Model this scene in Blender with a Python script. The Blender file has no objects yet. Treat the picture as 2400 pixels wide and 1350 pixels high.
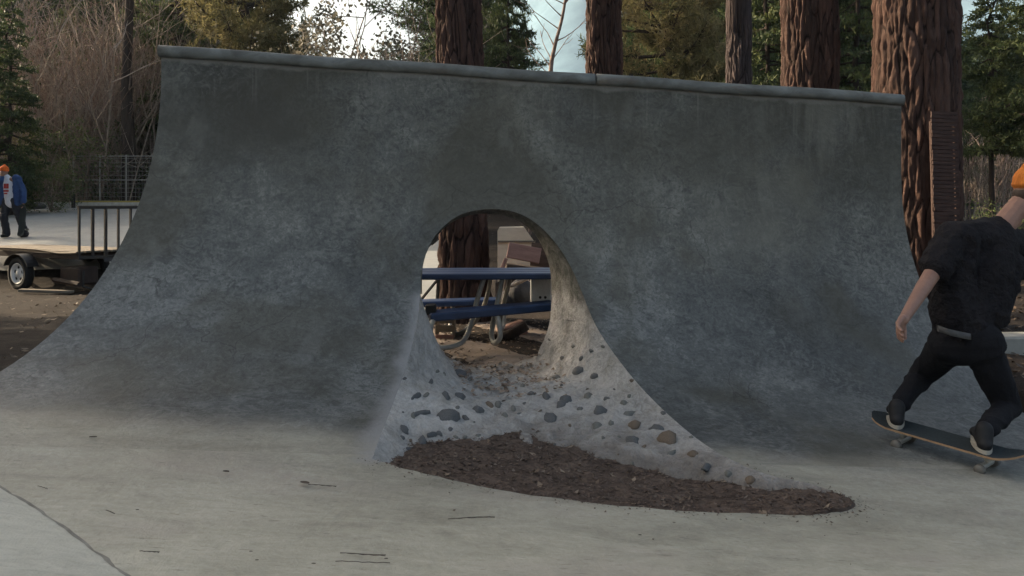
import bpy, bmesh, math, random
import numpy as np
from mathutils import Vector, Matrix, Quaternion
from mathutils.geometry import delaunay_2d_cdt
from mathutils.bvhtree import BVHTree

# ------------------------------------------------------------------ camera, sky, sun, exposure
scene = bpy.context.scene
C = scene.collection
R = random.Random(7)
RN = np.random.RandomState(7)
rad = math.radians
CAMZ, FPX = 1.4, 1900.0
cam_d = bpy.data.cameras.new('camera')
cam = bpy.data.objects.new('camera', cam_d)
C.objects.link(cam)
cam.location = (0, 0, CAMZ)
cam.rotation_euler = (rad(90), 0, 0)
cam_d.sensor_width = 36
cam_d.lens = 36 * FPX / 2400
cam_d.shift_y = -195 / 2400
cam_d.clip_start = 0.05
cam_d.clip_end = 20000
scene.camera = cam

SUN_EL, SUN_AZ = 20.0, -65.0        # azimuth clockwise from +Y (north); negative is to the left
world = bpy.data.worlds.new("World")
scene.world = world
world.use_nodes = True
wn = world.node_tree
wn.nodes.clear()
sky = wn.nodes.new('ShaderNodeTexSky')
sky.sky_type = 'NISHITA'
sky.sun_disc = False
sky.sun_elevation = rad(SUN_EL)
sky.sun_rotation = rad(SUN_AZ)
sky.dust_density = 9.0
sky.air_density = 0.75
sky.ozone_density = 0.2
bg = wn.nodes.new('ShaderNodeBackground')
bg.inputs[1].default_value = 0.15
wo = wn.nodes.new('ShaderNodeOutputWorld')
wn.links.new(sky.outputs[0], bg.inputs[0])
wn.links.new(bg.outputs[0], wo.inputs[0])
sun_d = bpy.data.lights.new('sun', 'SUN')
sun_d.energy = 5.0
sun_d.angle = rad(0.5)
sun_d.color = (1.0, 0.80, 0.56)
sun = bpy.data.objects.new('sun', sun_d)
C.objects.link(sun)
sd = Vector((math.sin(rad(SUN_AZ)) * math.cos(rad(SUN_EL)), math.cos(rad(SUN_AZ)) * math.cos(rad(SUN_EL)), math.sin(rad(SUN_EL))))
sun.rotation_euler = sd.to_track_quat('Z', 'Y').to_euler()
sun.location = (-20, 10, 20)
scene.view_settings.view_transform = 'Standard'
scene.view_settings.look = 'None'
scene.view_settings.gamma = 1
scene.view_settings.use_curve_mapping = False
scene.view_settings.exposure = 1.3
scene.cycles.use_denoising = True
scene.cycles.max_bounces = 6
scene.cycles.diffuse_bounces = 4
scene.cycles.transparent_max_bounces = 8

# ------------------------------------------------------------------ helpers
def at(px, py, Y):
    return Vector(((px - 1200) / FPX * Y, Y, CAMZ - (py - 480) / FPX * Y))

def vnoise(P, seed=0):
    P = np.asarray(P, dtype=np.float64)
    I = np.floor(P).astype(np.int64)
    f = P - I
    f = f * f * (3 - 2 * f)
    def h(dx, dy, dz):
        n = (I[:, 0] + dx) * 374761393 + (I[:, 1] + dy) * 668265263 + (I[:, 2] + dz) * 2147483647 + seed * 1442695041
        n = (n ^ (n >> 13)) * 1274126177
        n = n & 0x7fffffff
        n = (n ^ (n >> 16)) & 0xffff
        return n / 65535.0
    r = 0
    for dx in (0, 1):
        wx = f[:, 0] if dx else 1 - f[:, 0]
        for dy in (0, 1):
            wy = f[:, 1] if dy else 1 - f[:, 1]
            for dz in (0, 1):
                wz = f[:, 2] if dz else 1 - f[:, 2]
                r = r + h(dx, dy, dz) * wx * wy * wz
    return r * 2 - 1

def fbm(P, octv=4, seed=0):
    P = np.asarray(P, dtype=np.float64)
    r = np.zeros(len(P)); a = 0.5
    for i in range(octv):
        r += a * vnoise(P * (2 ** i) + 17.3 * i, seed + i)
        a *= 0.5
    return r

def worley(P, seed=0):
    I = np.floor(P).astype(np.int64)
    f1 = np.full(len(P), 9.0); f2 = np.full(len(P), 9.0); ids = np.zeros(len(P))
    for dx in (-1, 0, 1):
        for dy in (-1, 0, 1):
            for dz in (-1, 0, 1):
                c = I + np.array([dx, dy, dz])
                def hh(k):
                    n = c[:, 0] * 374761393 + c[:, 1] * 668265263 + c[:, 2] * 1103515245 + (seed + k) * 1442695041
                    n = ((n ^ (n >> 13)) * 1274126177) & 0x7fffffff
                    return ((n ^ (n >> 16)) & 0xffff) / 65535.0
                q = c + np.stack([hh(1), hh(2), hh(3)], 1)
                d = np.sqrt(((P - q) ** 2).sum(1))
                v = hh(4)
                m = d < f1
                f2 = np.where(m, f1, np.minimum(f2, d))
                ids = np.where(m, v, ids)
                f1 = np.where(m, d, f1)
    return f1, f2, ids

def smooth01(x, a, b):
    t = np.clip((np.asarray(x, dtype=np.float64) - a) / (b - a), 0, 1)
    return t * t * (3 - 2 * t)

# ---- materials
def N(nt, t, **k):
    n = nt.nodes.new(t)
    for a, b in k.items():
        if a == 'ins':
            for i, v in b.items():
                n.inputs[i].default_value = v
        else:
            setattr(n, a, b)
    return n

def ramp_node(nt, fac, stops):
    r = nt.nodes.new('ShaderNodeValToRGB')
    while len(r.color_ramp.elements) < len(stops):
        r.color_ramp.elements.new(0.5)
    for e, (p, c) in zip(r.color_ramp.elements, stops):
        e.position = p
        e.color = (c[0], c[1], c[2], 1)
    nt.links.new(fac, r.inputs[0])
    return r.outputs[0]

def base_mat(name):
    m = bpy.data.materials.new(name)
    m.use_nodes = True
    nt = m.node_tree
    b = nt.nodes['Principled BSDF']
    return m, nt, b

def coord(nt, scale=(1, 1, 1), kind='Object'):
    tc = nt.nodes.new('ShaderNodeTexCoord')
    mp = nt.nodes.new('ShaderNodeMapping')
    mp.inputs['Scale'].default_value = scale
    nt.links.new(tc.outputs[kind], mp.inputs[0])
    return mp.outputs[0]

def noise(nt, vec, scale, detail=5, rough=0.55, dist=0.0):
    n = N(nt, 'ShaderNodeTexNoise')
    n.inputs['Scale'].default_value = scale
    n.inputs['Detail'].default_value = detail
    n.inputs['Roughness'].default_value = rough
    n.inputs['Distortion'].default_value = dist
    nt.links.new(vec, n.inputs['Vector'])
    return n.outputs['Fac']

def mixc(nt, fac, a, b, mode='MIX'):
    m = nt.nodes.new('ShaderNodeMix')
    m.data_type = 'RGBA'
    m.blend_type = mode
    for sock, v in ((m.inputs[0], fac), (m.inputs[6], a), (m.inputs[7], b)):
        if hasattr(v, 'links'):
            nt.links.new(v, sock)
        elif isinstance(v, (int, float)):
            sock.default_value = v
        else:
            sock.default_value = (v[0], v[1], v[2], 1)
    return m.outputs[2]

def maprange(nt, v, a, b, c=0.0, d=1.0):
    m = nt.nodes.new('ShaderNodeMapRange')
    m.interpolation_type = 'SMOOTHSTEP'
    nt.links.new(v, m.inputs[0])
    for i, x in enumerate((a, b, c, d)):
        m.inputs[i + 1].default_value = x
    return m.outputs[0]

def math_n(nt, op, a, b=None):
    m = nt.nodes.new('ShaderNodeMath')
    m.operation = op
    for i, v in enumerate((a, b)):
        if v is None:
            continue
        if hasattr(v, 'links'):
            nt.links.new(v, m.inputs[i])
        else:
            m.inputs[i].default_value = v
    return m.outputs[0]

def bump(nt, b, h, strength=0.3, dist=0.02):
    n = nt.nodes.new('ShaderNodeBump')
    n.inputs['Strength'].default_value = strength
    n.inputs['Distance'].default_value = dist
    nt.links.new(h, n.inputs['Height'])
    nt.links.new(n.outputs[0], b.inputs['Normal'])

def simple(name, c1, c2=None, scale=8, rough=0.7, bmp=0.2, bd=0.01, metal=0.0, stretch=(1, 1, 1), lo=0.3, hi=0.7, spec=0.4, detail=6):
    m, nt, b = base_mat(name)
    c2 = c2 or tuple(x * 0.7 for x in c1)
    v = coord(nt, stretch)
    f = noise(nt, v, scale, detail, 0.6)
    nt.links.new(ramp_node(nt, f, [(lo, c2), (hi, c1)]), b.inputs['Base Color'])
    b.inputs['Roughness'].default_value = rough
    b.inputs['Metallic'].default_value = metal
    b.inputs['Specular IOR Level'].default_value = spec
    if bmp:
        bump(nt, b, noise(nt, v, scale * 3, 5, 0.6), bmp, bd)
    return m

def foliage_mat(name, cols, trans=0.35, scale=1.2):
    m = bpy.data.materials.new(name)
    m.use_nodes = True
    nt = m.node_tree
    nt.nodes.clear()
    out = N(nt, 'ShaderNodeOutputMaterial')
    at_ = N(nt, 'ShaderNodeAttribute', attribute_name='leafvar')
    oi = N(nt, 'ShaderNodeObjectInfo')
    f = math_n(nt, 'ADD', math_n(nt, 'MULTIPLY', at_.outputs['Fac'], 0.8), math_n(nt, 'MULTIPLY', oi.outputs['Random'], 0.2))
    n = len(cols)
    c = ramp_node(nt, f, [(i / (n - 1), cc) for i, cc in enumerate(cols)])
    d = N(nt, 'ShaderNodeBsdfPrincipled')
    d.inputs['Roughness'].default_value = 0.6
    d.inputs['Specular IOR Level'].default_value = 0.25
    t = N(nt, 'ShaderNodeBsdfTranslucent')
    mx = N(nt, 'ShaderNodeMixShader')
    mx.inputs[0].default_value = trans
    nt.links.new(c, d.inputs['Base Color'])
    nt.links.new(c, t.inputs['Color'])
    nt.links.new(d.outputs[0], mx.inputs[1])
    nt.links.new(t.outputs[0], mx.inputs[2])
    nt.links.new(mx.outputs[0], out.inputs[0])
    return m

# ---- mesh building
class MB:
    def __init__(s):
        s.v = []; s.f = []; s.m = []
    def add(s, vs, fs, mi=0):
        o = len(s.v)
        s.v.extend([tuple(x) for x in vs])
        s.f.extend([tuple(i + o for i in f) for f in fs])
        s.m.extend([mi] * len(fs))
    def box(s, c, size, rot=None, mi=0, bev=0.0):
        x, y, z = (k / 2 for k in size)
        c = Vector(c)
        if bev > 0:
            b = min(bev, x * .9, y * .9, z * .9)
            vs = []
            for sx in (-1, 1):
                for sy in (-1, 1):
                    for sz in (-1, 1):
                        vs += [Vector((sx * x, sy * (y - b), sz * (z - b))), Vector((sx * (x - b), sy * y, sz * (z - b))), Vector((sx * (x - b), sy * (y - b), sz * z))]
            bm = bmesh.new()
            for q in vs:
                bm.verts.new(q)
            r = bmesh.ops.convex_hull(bm, input=bm.verts)
            bm.verts.index_update()
            vs = [q.co.copy() for q in bm.verts]
            fs = [[q.index for q in f.verts] for f in bm.faces]
            bm.free()
        else:
            vs = [Vector((sx * x, sy * y, sz * z)) for sx in (-1, 1) for sy in (-1, 1) for sz in (-1, 1)]
            fs = [(0, 1, 3, 2), (4, 6, 7, 5), (0, 4, 5, 1), (2, 3, 7, 6), (0, 2, 6, 4), (1, 5, 7, 3)]
        if rot is not None:
            vs = [rot @ q for q in vs]
        s.add([q + c for q in vs], fs, mi)
    def tube(s, pts, rads, n=8, cap=True, mi=0):
        pts = [Vector(p) for p in pts]
        if not hasattr(rads, '__len__'):
            rads = [rads] * len(pts)
        vs = []; fs = []
        up = None
        for i, p in enumerate(pts):
            d = (pts[min(i + 1, len(pts) - 1)] - pts[max(i - 1, 0)])
            if d.length < 1e-9:
                d = Vector((0, 0, 1))
            d.normalize()
            if up is None:
                up = Vector((0, 0, 1)) if abs(d.z) < 0.9 else Vector((1, 0, 0))
            a = d.cross(up); 
            if a.length < 1e-6:
                a = d.cross(Vector((0, 1, 0)))
            a.normalize()
            b = a.cross(d).normalized()
            up = b
            for k in range(n):
                t = 2 * math.pi * k / n
                vs.append(p + (a * math.cos(t) + b * math.sin(t)) * rads[i])
        for i in range(len(pts) - 1):
            for k in range(n):
                k2 = (k + 1) % n
                fs.append((i * n + k, i * n + k2, (i + 1) * n + k2, (i + 1) * n + k))
        if cap:
            fs.append(tuple(range(n))[::-1])
            fs.append(tuple((len(pts) - 1) * n + k for k in range(n)))
        s.add(vs, fs, mi)
    def capsule(s, p0, r0, p1, r1, n=12):
        p0, p1 = Vector(p0), Vector(p1)
        d = p1 - p0
        L = max(d.length, 1e-5)
        q = d.to_track_quat('Z', 'Y') if d.length > 1e-5 else Quaternion()
        rings = []
        m = 5
        for i in range(m + 1):
            t = -math.pi / 2 + math.pi / 2 * i / m
            rings.append((r0 * math.cos(t), r0 * math.sin(t)))
        for i in range(m + 1):
            t = math.pi / 2 * i / m
            rings.append((r1 * math.cos(t), L + r1 * math.sin(t)))
        vs = []; fs = []
        for rr, z in rings:
            rr = max(rr, 1e-4)
            for k in range(n):
                a = 2 * math.pi * k / n
                vs.append(p0 + q @ Vector((rr * math.cos(a), rr * math.sin(a), z)))
        nr = len(rings)
        for i in range(nr - 1):
            for k in range(n):
                k2 = (k + 1) % n
                fs.append((i * n + k, i * n + k2, (i + 1) * n + k2, (i + 1) * n + k))
        fs.append(tuple(range(n))[::-1])
        fs.append(tuple((nr - 1) * n + k for k in range(n)))
        s.add(vs, fs)
    def ell(s, c, r, rot=None, n=14, m=9):
        vs = []; fs = []
        c = Vector(c)
        for i in range(m + 1):
            t = -math.pi / 2 + math.pi * i / m
            for k in range(n):
                a = 2 * math.pi * k / n
                q = Vector((max(math.cos(t), 1e-3) * math.cos(a) * r[0], max(math.cos(t), 1e-3) * math.sin(a) * r[1], math.sin(t) * r[2]))
                if rot is not None:
                    q = rot @ q
                vs.append(c + q)
        for i in range(m):
            for k in range(n):
                k2 = (k + 1) % n
                fs.append((i * n + k, i * n + k2, (i + 1) * n + k2, (i + 1) * n + k))
        fs.append(tuple(range(n))[::-1]); fs.append(tuple(m * n + k for k in range(n)))
        s.add(vs, fs)
    def mesh(s, name, mats, smooth=False):
        me = bpy.data.meshes.new(name)
        me.from_pydata(s.v, [], s.f)
        for m in (mats if isinstance(mats, (list, tuple)) else [mats]):
            me.materials.append(m)
        if any(s.m):
            me.polygons.foreach_set('material_index', s.m)
        if smooth:
            me.polygons.foreach_set('use_smooth', [True] * len(me.polygons))
        me.update()
        return me
    def build(s, name, mats, parent=None, smooth=False, loc=(0, 0, 0)):
        return link(name, s.mesh(name, mats, smooth), parent, loc)

def link(name, me, parent=None, loc=(0, 0, 0), rot=None):
    o = bpy.data.objects.new(name, me)
    C.objects.link(o)
    if parent is not None:
        o.parent = parent
    o.location = loc
    if rot is not None:
        o.rotation_euler = rot
    return o

def tag(o, label=None, cat=None, group=None, kind=None):
    if label: o['label'] = label
    if cat: o['category'] = cat
    if group: o['group'] = group
    if kind: o['kind'] = kind
    return o

def thing(name, label, cat, loc=(0, 0, 0), rz=0.0, group=None):
    o = bpy.data.objects.new(name, None)
    o.empty_display_size = 0.2
    C.objects.link(o)
    o.location = loc
    o.rotation_euler = (0, 0, rz)
    return tag(o, label, cat, group)

def np_mesh(name, V, Fq, mats, smooth=True, mi=None):
    """V (n,3), Fq (m,k) index array with k 3 or 4"""
    V = np.asarray(V, dtype=np.float32); Fq = np.asarray(Fq, dtype=np.int32)
    me = bpy.data.meshes.new(name)
    k = Fq.shape[1]
    me.vertices.add(len(V)); me.vertices.foreach_set('co', V.ravel())
    me.loops.add(Fq.size); me.loops.foreach_set('vertex_index', Fq.ravel())
    me.polygons.add(len(Fq))
    me.polygons.foreach_set('loop_start', np.arange(0, Fq.size, k, dtype=np.int32))
    me.polygons.foreach_set('use_smooth', np.full(len(Fq), smooth))
    for m in (mats if isinstance(mats, (list, tuple)) else [mats]):
        me.materials.append(m)
    if mi is not None:
        me.polygons.foreach_set('material_index', np.asarray(mi, dtype=np.int32))
    me.update(calc_edges=True)
    me.validate()
    return me

def vattr(me, name, vals):
    a = me.attributes.new(name, 'FLOAT', 'POINT')
    a.data.foreach_set('value', np.asarray(vals, dtype=np.float32))

def grid_faces(nr, nc, wrap=False):
    i = np.arange(nr - 1)[:, None]
    j = np.arange(nc if wrap else nc - 1)[None, :]
    j2 = (j + 1) % nc
    a = i * nc + j; b = i * nc + j2; c = (i + 1) * nc + j2; d = (i + 1) * nc + j
    return np.stack([a.ravel(), b.ravel(), c.ravel(), d.ravel()], 1)

def copy_thing(root, loc, rz=0.0, scale=1.0, label=None):
    r = root.copy(); C.objects.link(r)
    r.location = loc; r.rotation_euler = (0, 0, rz); r.scale = (scale,) * 3
    if label: r['label'] = label
    for ch in list(root.children):
        c = ch.copy(); C.objects.link(c); c.parent = r
        for g in list(ch.children):
            d = g.copy(); C.objects.link(d); d.parent = c
    return r

# ------------------------------------------------------------------ ramp and floor surface
def zfl(x, y):
    return .175 - .072 * x + .03 * (y - 4.4)

L0 = 3.0
def surf(u, v):
    Yc = 6.0 + .6 * u; zc = 2.575 - .279 * u; Rr = 2.0 - .3 * u; k = -.2 + .4 * u
    xt = -2.596 + 5.766 * u; yb = Yc - Rr; xb = xt + k * Rr; z0 = zfl(xb, yb)
    if v < 0:
        return (xb, yb + v, zfl(xb, yb + v))
    La = Rr * math.pi / 2; Lt = La + zc - (z0 + Rr); d = v / L0 * Lt
    if d < La:
        a = d / Rr; s = Rr - Rr * math.sin(a); z = z0 + Rr * (1 - math.cos(a))
    else:
        s = 0; z = z0 + Rr + d - La
    return (xt + k * s, Yc - s, z)

def pix(p):
    return (1200 + p[0] / p[1] * FPX, 480 - (p[2] - CAMZ) / p[1] * FPX)

_G = [(u, v, pix(surf(u, v))) for u in np.linspace(-.3, 1.3, 33) for v in np.linspace(-3, 3, 61)]
def solve_uv(px, py):
    u, v, _ = min(_G, key=lambda g: (g[2][0] - px) ** 2 + (g[2][1] - py) ** 2)
    for _i in range(15):
        q = pix(surf(u, v)); h = 1e-4
        qu = pix(surf(u + h, v)); qv = pix(surf(u, v + h))
        J = np.array([[(qu[0] - q[0]) / h, (qv[0] - q[0]) / h], [(qu[1] - q[1]) / h, (qv[1] - q[1]) / h]])
        d = np.linalg.solve(J, [px - q[0], py - q[1]])
        u += max(-.05, min(.05, d[0])); v += max(-.2, min(.2, d[1]))
    return u, v
def on_ramp(px, py):
    return Vector(surf(*solve_uv(px, py)))

LIP = [(872, 1075), (885, 1040), (900, 1000), (925, 935), (955, 850), (976, 760), (985, 690), (988, 640), (1000, 590), (1030, 540), (1080, 503),
       (1145, 490), (1210, 498), (1265, 530), (1310, 580), (1340, 630), (1362, 680), (1395, 760), (1440, 830), (1500, 905), (1570, 975),
       (1650, 1040), (1730, 1085), (1810, 1115), (1900, 1134), (1985, 1165), (2008, 1185)]
FRONT = [(1985, 1197), (1935, 1204), (1880, 1207), (1750, 1203), (1600, 1197), (1400, 1180), (1200, 1153), (1050, 1122), (950, 1098), (895, 1083)]

def catmull(pts, per=6, closed=False):
    P = [np.array(p, dtype=float) for p in pts]
    out = []
    n = len(P)
    for i in range(n - 1):
        p0 = P[max(i - 1, 0)]; p1 = P[i]; p2 = P[i + 1]; p3 = P[min(i + 2, n - 1)]
        for k in range(per):
            t = k / per
            out.append(0.5 * ((2 * p1) + (-p0 + p2) * t + (2 * p0 - 5 * p1 + 4 * p2 - p3) * t * t + (-p0 + 3 * p1 - 3 * p2 + p3) * t ** 3))
    out.append(P[-1])
    return out

PER = 5
lip_px = catmull(LIP, PER)
front_px = catmull([LIP[-1]] + FRONT + [LIP[0]], 4)[1:-1]
# the front rim wobbles a little, as hand-cut concrete does
rj = random.Random(3)
front_px = [(p[0], p[1] + rj.uniform(-1.6, 1.6)) for p in front_px]
lip_uv = [solve_uv(*p) for p in lip_px]
front_uv = [solve_uv(*p) for p in front_px]
US = 6.2
hole = [(u * US, v) for u, v in lip_uv + front_uv]

def in_poly(P, poly):
    P = np.asarray(P); x, y = P[:, 0], P[:, 1]
    ins = np.zeros(len(P), bool)
    n = len(poly)
    for i in range(n):
        x1, y1 = poly[i]; x2, y2 = poly[(i + 1) % n]
        c = ((y1 > y) != (y2 > y))
        with np.errstate(divide='ignore', invalid='ignore'):
            xi = (x2 - x1) * (y - y1) / (y2 - y1) + x1
        ins ^= c & (x < xi)
    return ins

# tone: dark burned trowel finish on the ramp, pale broom finish on the floor, a ragged join at the base
M = {}
def make_concrete_ramp():
    m, nt, b = base_mat('troweled_concrete')
    v = coord(nt)
    big = noise(nt, v, 0.75, 5, 0.6, 0.6)
    mid = noise(nt, coord(nt, (1, 1, 0.8)), 3.4, 7, 0.62, 1.6)
    tro = noise(nt, coord(nt, (1, 1, 1.3)), 9, 8, 0.72, 2.2)
    fin = noise(nt, v, 60, 4, 0.7)
    stroke = noise(nt, coord(nt, (1.0, 1, .75)), 24, 5, 0.75, 1.8)
    s1 = math_n(nt, 'ADD', math_n(nt, 'MULTIPLY', big, 0.52), math_n(nt, 'MULTIPLY', mid, 0.24))
    s2 = math_n(nt, 'ADD', s1, math_n(nt, 'MULTIPLY', tro, 0.30))
    s3 = math_n(nt, 'ADD', s2, math_n(nt, 'ADD', math_n(nt, 'MULTIPLY', fin, 0.10), math_n(nt, 'MULTIPLY', stroke, 0.34)))
    s3 = math_n(nt, 'SUBTRACT', s3, 0.245)
    col = ramp_node(nt, s3, [(0.37, (0.047, 0.052, 0.054)), (0.455, (0.092, 0.101, 0.104)), (0.545, (0.146, 0.158, 0.161)), (0.64, (0.27, 0.288, 0.288))])
    sw1 = noise(nt, coord(nt, (1.0, 1, 1.25)), 7.5, 5, 0.6, 3.2)
    pm = maprange(nt, noise(nt, v, 1.3, 4, 0.6, 0.8), 0.38, 0.62, 0.15, 1.0)
    pm2 = maprange(nt, noise(nt, coord(nt, (1.1, 1.1, .7)), 1.7, 4, 0.6, 0.8), 0.40, 0.62, 0.1, 1.0)
    col = mixc(nt, math_n(nt, 'MULTIPLY', pm, maprange(nt, sw1, 0.50, 0.64, 0, 0.55)), col, (0.225, 0.238, 0.240))
    col = mixc(nt, math_n(nt, 'MULTIPLY', pm, maprange(nt, sw1, 0.47, 0.36, 0, 0.62)), col, (0.055, 0.061, 0.062))
    sw2 = noise(nt, coord(nt, (1.0, 1, .8)), 17, 4, 0.65, 2.6)
    col = mixc(nt, math_n(nt, 'MULTIPLY', pm2, maprange(nt, sw2, 0.50, 0.66, 0, 0.38)), col, (0.20, 0.213, 0.213))
    col = mixc(nt, math_n(nt, 'MULTIPLY', pm2, maprange(nt, sw2, 0.47, 0.34, 0, 0.5)), col, (0.06, 0.066, 0.066))
    # olive-brown water stains
    st = maprange(nt, noise(nt, coord(nt, (0.9, 0.9, 0.6)), 1.1, 4, 0.55, 0.4), 0.47, 0.64)
    col = mixc(nt, math_n(nt, 'MULTIPLY', st, 0.6), col, (0.082, 0.079, 0.060))
    A = N(nt, 'ShaderNodeAttribute', attribute_name='rv')
    rv = A.outputs['Fac']
    # weathered olive band on the upper face, broken up
    ob = math_n(nt, 'MULTIPLY', maprange(nt, rv, 1.75, 2.5), maprange(nt, noise(nt, coord(nt, (.8, .8, 1.2)), 1.5, 5, 0.6, 0.6), 0.36, 0.62))
    col = mixc(nt, math_n(nt, 'MULTIPLY', ob, 0.62), col, (0.074, 0.074, 0.062))
    # worn pale patch where boards have scrubbed the right side
    gp = N(nt, 'ShaderNodeNewGeometry')
    vm = N(nt, 'ShaderNodeVectorMath', operation='DISTANCE'); vm.inputs[1].default_value = (2.02, 6.1, 1.45)
    nt.links.new(gp.outputs['Position'], vm.inputs[0])
    pd = math_n(nt, 'ADD', vm.outputs['Value'], math_n(nt, 'MULTIPLY', math_n(nt, 'SUBTRACT', noise(nt, v, 2.2, 6, 0.65), 0.5), 1.3))
    col = mixc(nt, math_n(nt, 'MULTIPLY', maprange(nt, pd, 0.85, 0.15), 0.55), col, (0.215, 0.222, 0.205))
    vm2 = N(nt, 'ShaderNodeVectorMath', operation='DISTANCE'); vm2.inputs[1].default_value = (2.55, 6.45, 2.15)
    nt.links.new(gp.outputs['Position'], vm2.inputs[0])
    pd2 = math_n(nt, 'ADD', vm2.outputs['Value'], math_n(nt, 'MULTIPLY', math_n(nt, 'SUBTRACT', noise(nt, coord(nt, (6, 6, .8)), 2.2, 6, 0.65), 0.5), 1.5))
    col = mixc(nt, math_n(nt, 'MULTIPLY', maprange(nt, pd2, 0.5, 0.0), 0.32), col, (0.27, 0.28, 0.27))
    vm3 = N(nt, 'ShaderNodeVectorMath', operation='DISTANCE'); vm3.inputs[1].default_value = (-1.95, 6.0, 2.15)
    nt.links.new(gp.outputs['Position'], vm3.inputs[0])
    pd3 = math_n(nt, 'ADD', vm3.outputs['Value'], math_n(nt, 'MULTIPLY', math_n(nt, 'SUBTRACT', noise(nt, v, 2.6, 6, 0.65), 0.5), 1.0))
    col = mixc(nt, math_n(nt, 'MULTIPLY', maprange(nt, pd3, 0.62, 0.1), 0.6), col, (0.062, 0.060, 0.052))
    # hairline shrinkage cracks
    nv = N(nt, 'ShaderNodeTexNoise'); nv.inputs['Scale'].default_value = 2.5; nv.inputs['Detail'].default_value = 5
    nt.links.new(v, nv.inputs['Vector'])
    wv = N(nt, 'ShaderNodeVectorMath', operation='MULTIPLY_ADD'); wv.inputs[1].default_value = (.5, .5, .5)
    nt.links.new(nv.outputs['Color'], wv.inputs[0]); nt.links.new(v, wv.inputs[2])
    vo = N(nt, 'ShaderNodeTexVoronoi', feature='DISTANCE_TO_EDGE'); vo.inputs['Scale'].default_value = 0.75
    nt.links.new(wv.outputs[0], vo.inputs['Vector'])
    ck = math_n(nt, 'MULTIPLY', maprange(nt, vo.outputs['Distance'], 0.0045, 0.001), maprange(nt, noise(nt, v, 0.9, 3, 0.5), 0.50, 0.58))
    col = mixc(nt, math_n(nt, 'MULTIPLY', ck, 0.55), col, (0.045, 0.045, 0.042))
    # faint wheel scuffs
    sw = N(nt, 'ShaderNodeTexWave'); sw.inputs['Scale'].default_value = 0.6; sw.inputs['Distortion'].default_value = 9; sw.inputs['Detail'].default_value = 3; sw.inputs['Detail Scale'].default_value = .5
    nt.links.new(coord(nt, (.5, .5, .25)), sw.inputs['Vector'])
    scf = math_n(nt, 'MULTIPLY', maprange(nt, sw.outputs['Fac'], 0.955, 0.985), maprange(nt, noise(nt, v, 2.1, 3, 0.6), 0.52, 0.62))
    col = mixc(nt, math_n(nt, 'MULTIPLY', scf, 0.2), col, (0.24, 0.25, 0.25))
    # vertical runs
    run = maprange(nt, noise(nt, coord(nt, (9, 9, 0.35)), 1.0, 4, 0.6), 0.56, 0.74)
    top = maprange(nt, rv, 2.0, 2.85)
    col = mixc(nt, math_n(nt, 'MULTIPLY', math_n(nt, 'MULTIPLY', run, top), 0.55), col, (0.085, 0.088, 0.085))
    wr = maprange(nt, noise(nt, coord(nt, (22, 22, 0.6)), 1.0, 3, 0.6), 0.60, 0.72)
    top2 = maprange(nt, rv, 2.55, 2.92)
    col = mixc(nt, math_n(nt, 'MULTIPLY', math_n(nt, 'MULTIPLY', wr, top2), 0.22), col, (0.42, 0.43, 0.44))
    # pale mortar band under the coping
    bandn = math_n(nt, 'ADD', rv, math_n(nt, 'MULTIPLY', noise(nt, coord(nt, (1, 1, 1)), 5, 4), 0.10))
    band = maprange(nt, bandn, 2.935, 2.965)
    col = mixc(nt, math_n(nt, 'MULTIPLY', band, 0.42), col, (0.34, 0.345, 0.36))
    # ragged cream floor finish lapping up the base, with painted shade on the floor beyond
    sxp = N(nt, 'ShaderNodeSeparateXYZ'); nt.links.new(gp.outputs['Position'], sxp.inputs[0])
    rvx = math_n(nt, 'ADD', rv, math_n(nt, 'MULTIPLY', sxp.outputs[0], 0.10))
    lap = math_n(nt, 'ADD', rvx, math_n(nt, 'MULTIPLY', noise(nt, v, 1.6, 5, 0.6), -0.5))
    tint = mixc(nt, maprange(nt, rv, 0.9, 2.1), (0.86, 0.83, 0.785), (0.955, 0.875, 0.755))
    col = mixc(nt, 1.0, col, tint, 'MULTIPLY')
    lap_shade = math_n(nt, 'ADD', math_n(nt, 'MULTIPLY', maprange(nt, lap, -0.22, -0.70), 0.58), math_n(nt, 'MULTIPLY', maprange(nt, lap, -0.7, -2.1), 0.42))  # slow second term paints ambient shade, floor darker toward the ramp
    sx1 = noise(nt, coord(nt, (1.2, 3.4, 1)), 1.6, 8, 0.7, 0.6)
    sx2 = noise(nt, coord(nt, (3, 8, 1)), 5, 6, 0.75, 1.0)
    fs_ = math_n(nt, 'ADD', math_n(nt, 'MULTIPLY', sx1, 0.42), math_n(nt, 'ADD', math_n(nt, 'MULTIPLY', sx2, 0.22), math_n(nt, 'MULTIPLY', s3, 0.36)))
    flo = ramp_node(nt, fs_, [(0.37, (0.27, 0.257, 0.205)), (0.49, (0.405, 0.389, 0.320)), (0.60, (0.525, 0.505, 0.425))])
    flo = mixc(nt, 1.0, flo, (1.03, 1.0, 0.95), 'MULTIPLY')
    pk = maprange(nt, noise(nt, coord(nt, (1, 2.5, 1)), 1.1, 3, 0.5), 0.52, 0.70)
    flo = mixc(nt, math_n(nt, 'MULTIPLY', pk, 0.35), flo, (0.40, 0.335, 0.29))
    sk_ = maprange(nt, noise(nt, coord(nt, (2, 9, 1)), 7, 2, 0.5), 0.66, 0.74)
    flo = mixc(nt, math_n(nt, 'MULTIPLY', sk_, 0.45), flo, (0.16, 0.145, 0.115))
    col = mixc(nt, lap_shade, col, flo)
    SA = N(nt, 'ShaderNodeAttribute', attribute_name='smear')
    smf = maprange(nt, math_n(nt, 'ADD', SA.outputs['Fac'], math_n(nt, 'MULTIPLY', math_n(nt, 'SUBTRACT', noise(nt, v, 5, 6, 0.65), 0.5), 1.1)), 0.25, 1.05)
    col = mixc(nt, math_n(nt, 'MULTIPLY', smf, 0.85), col, (0.30, 0.295, 0.29))
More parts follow.
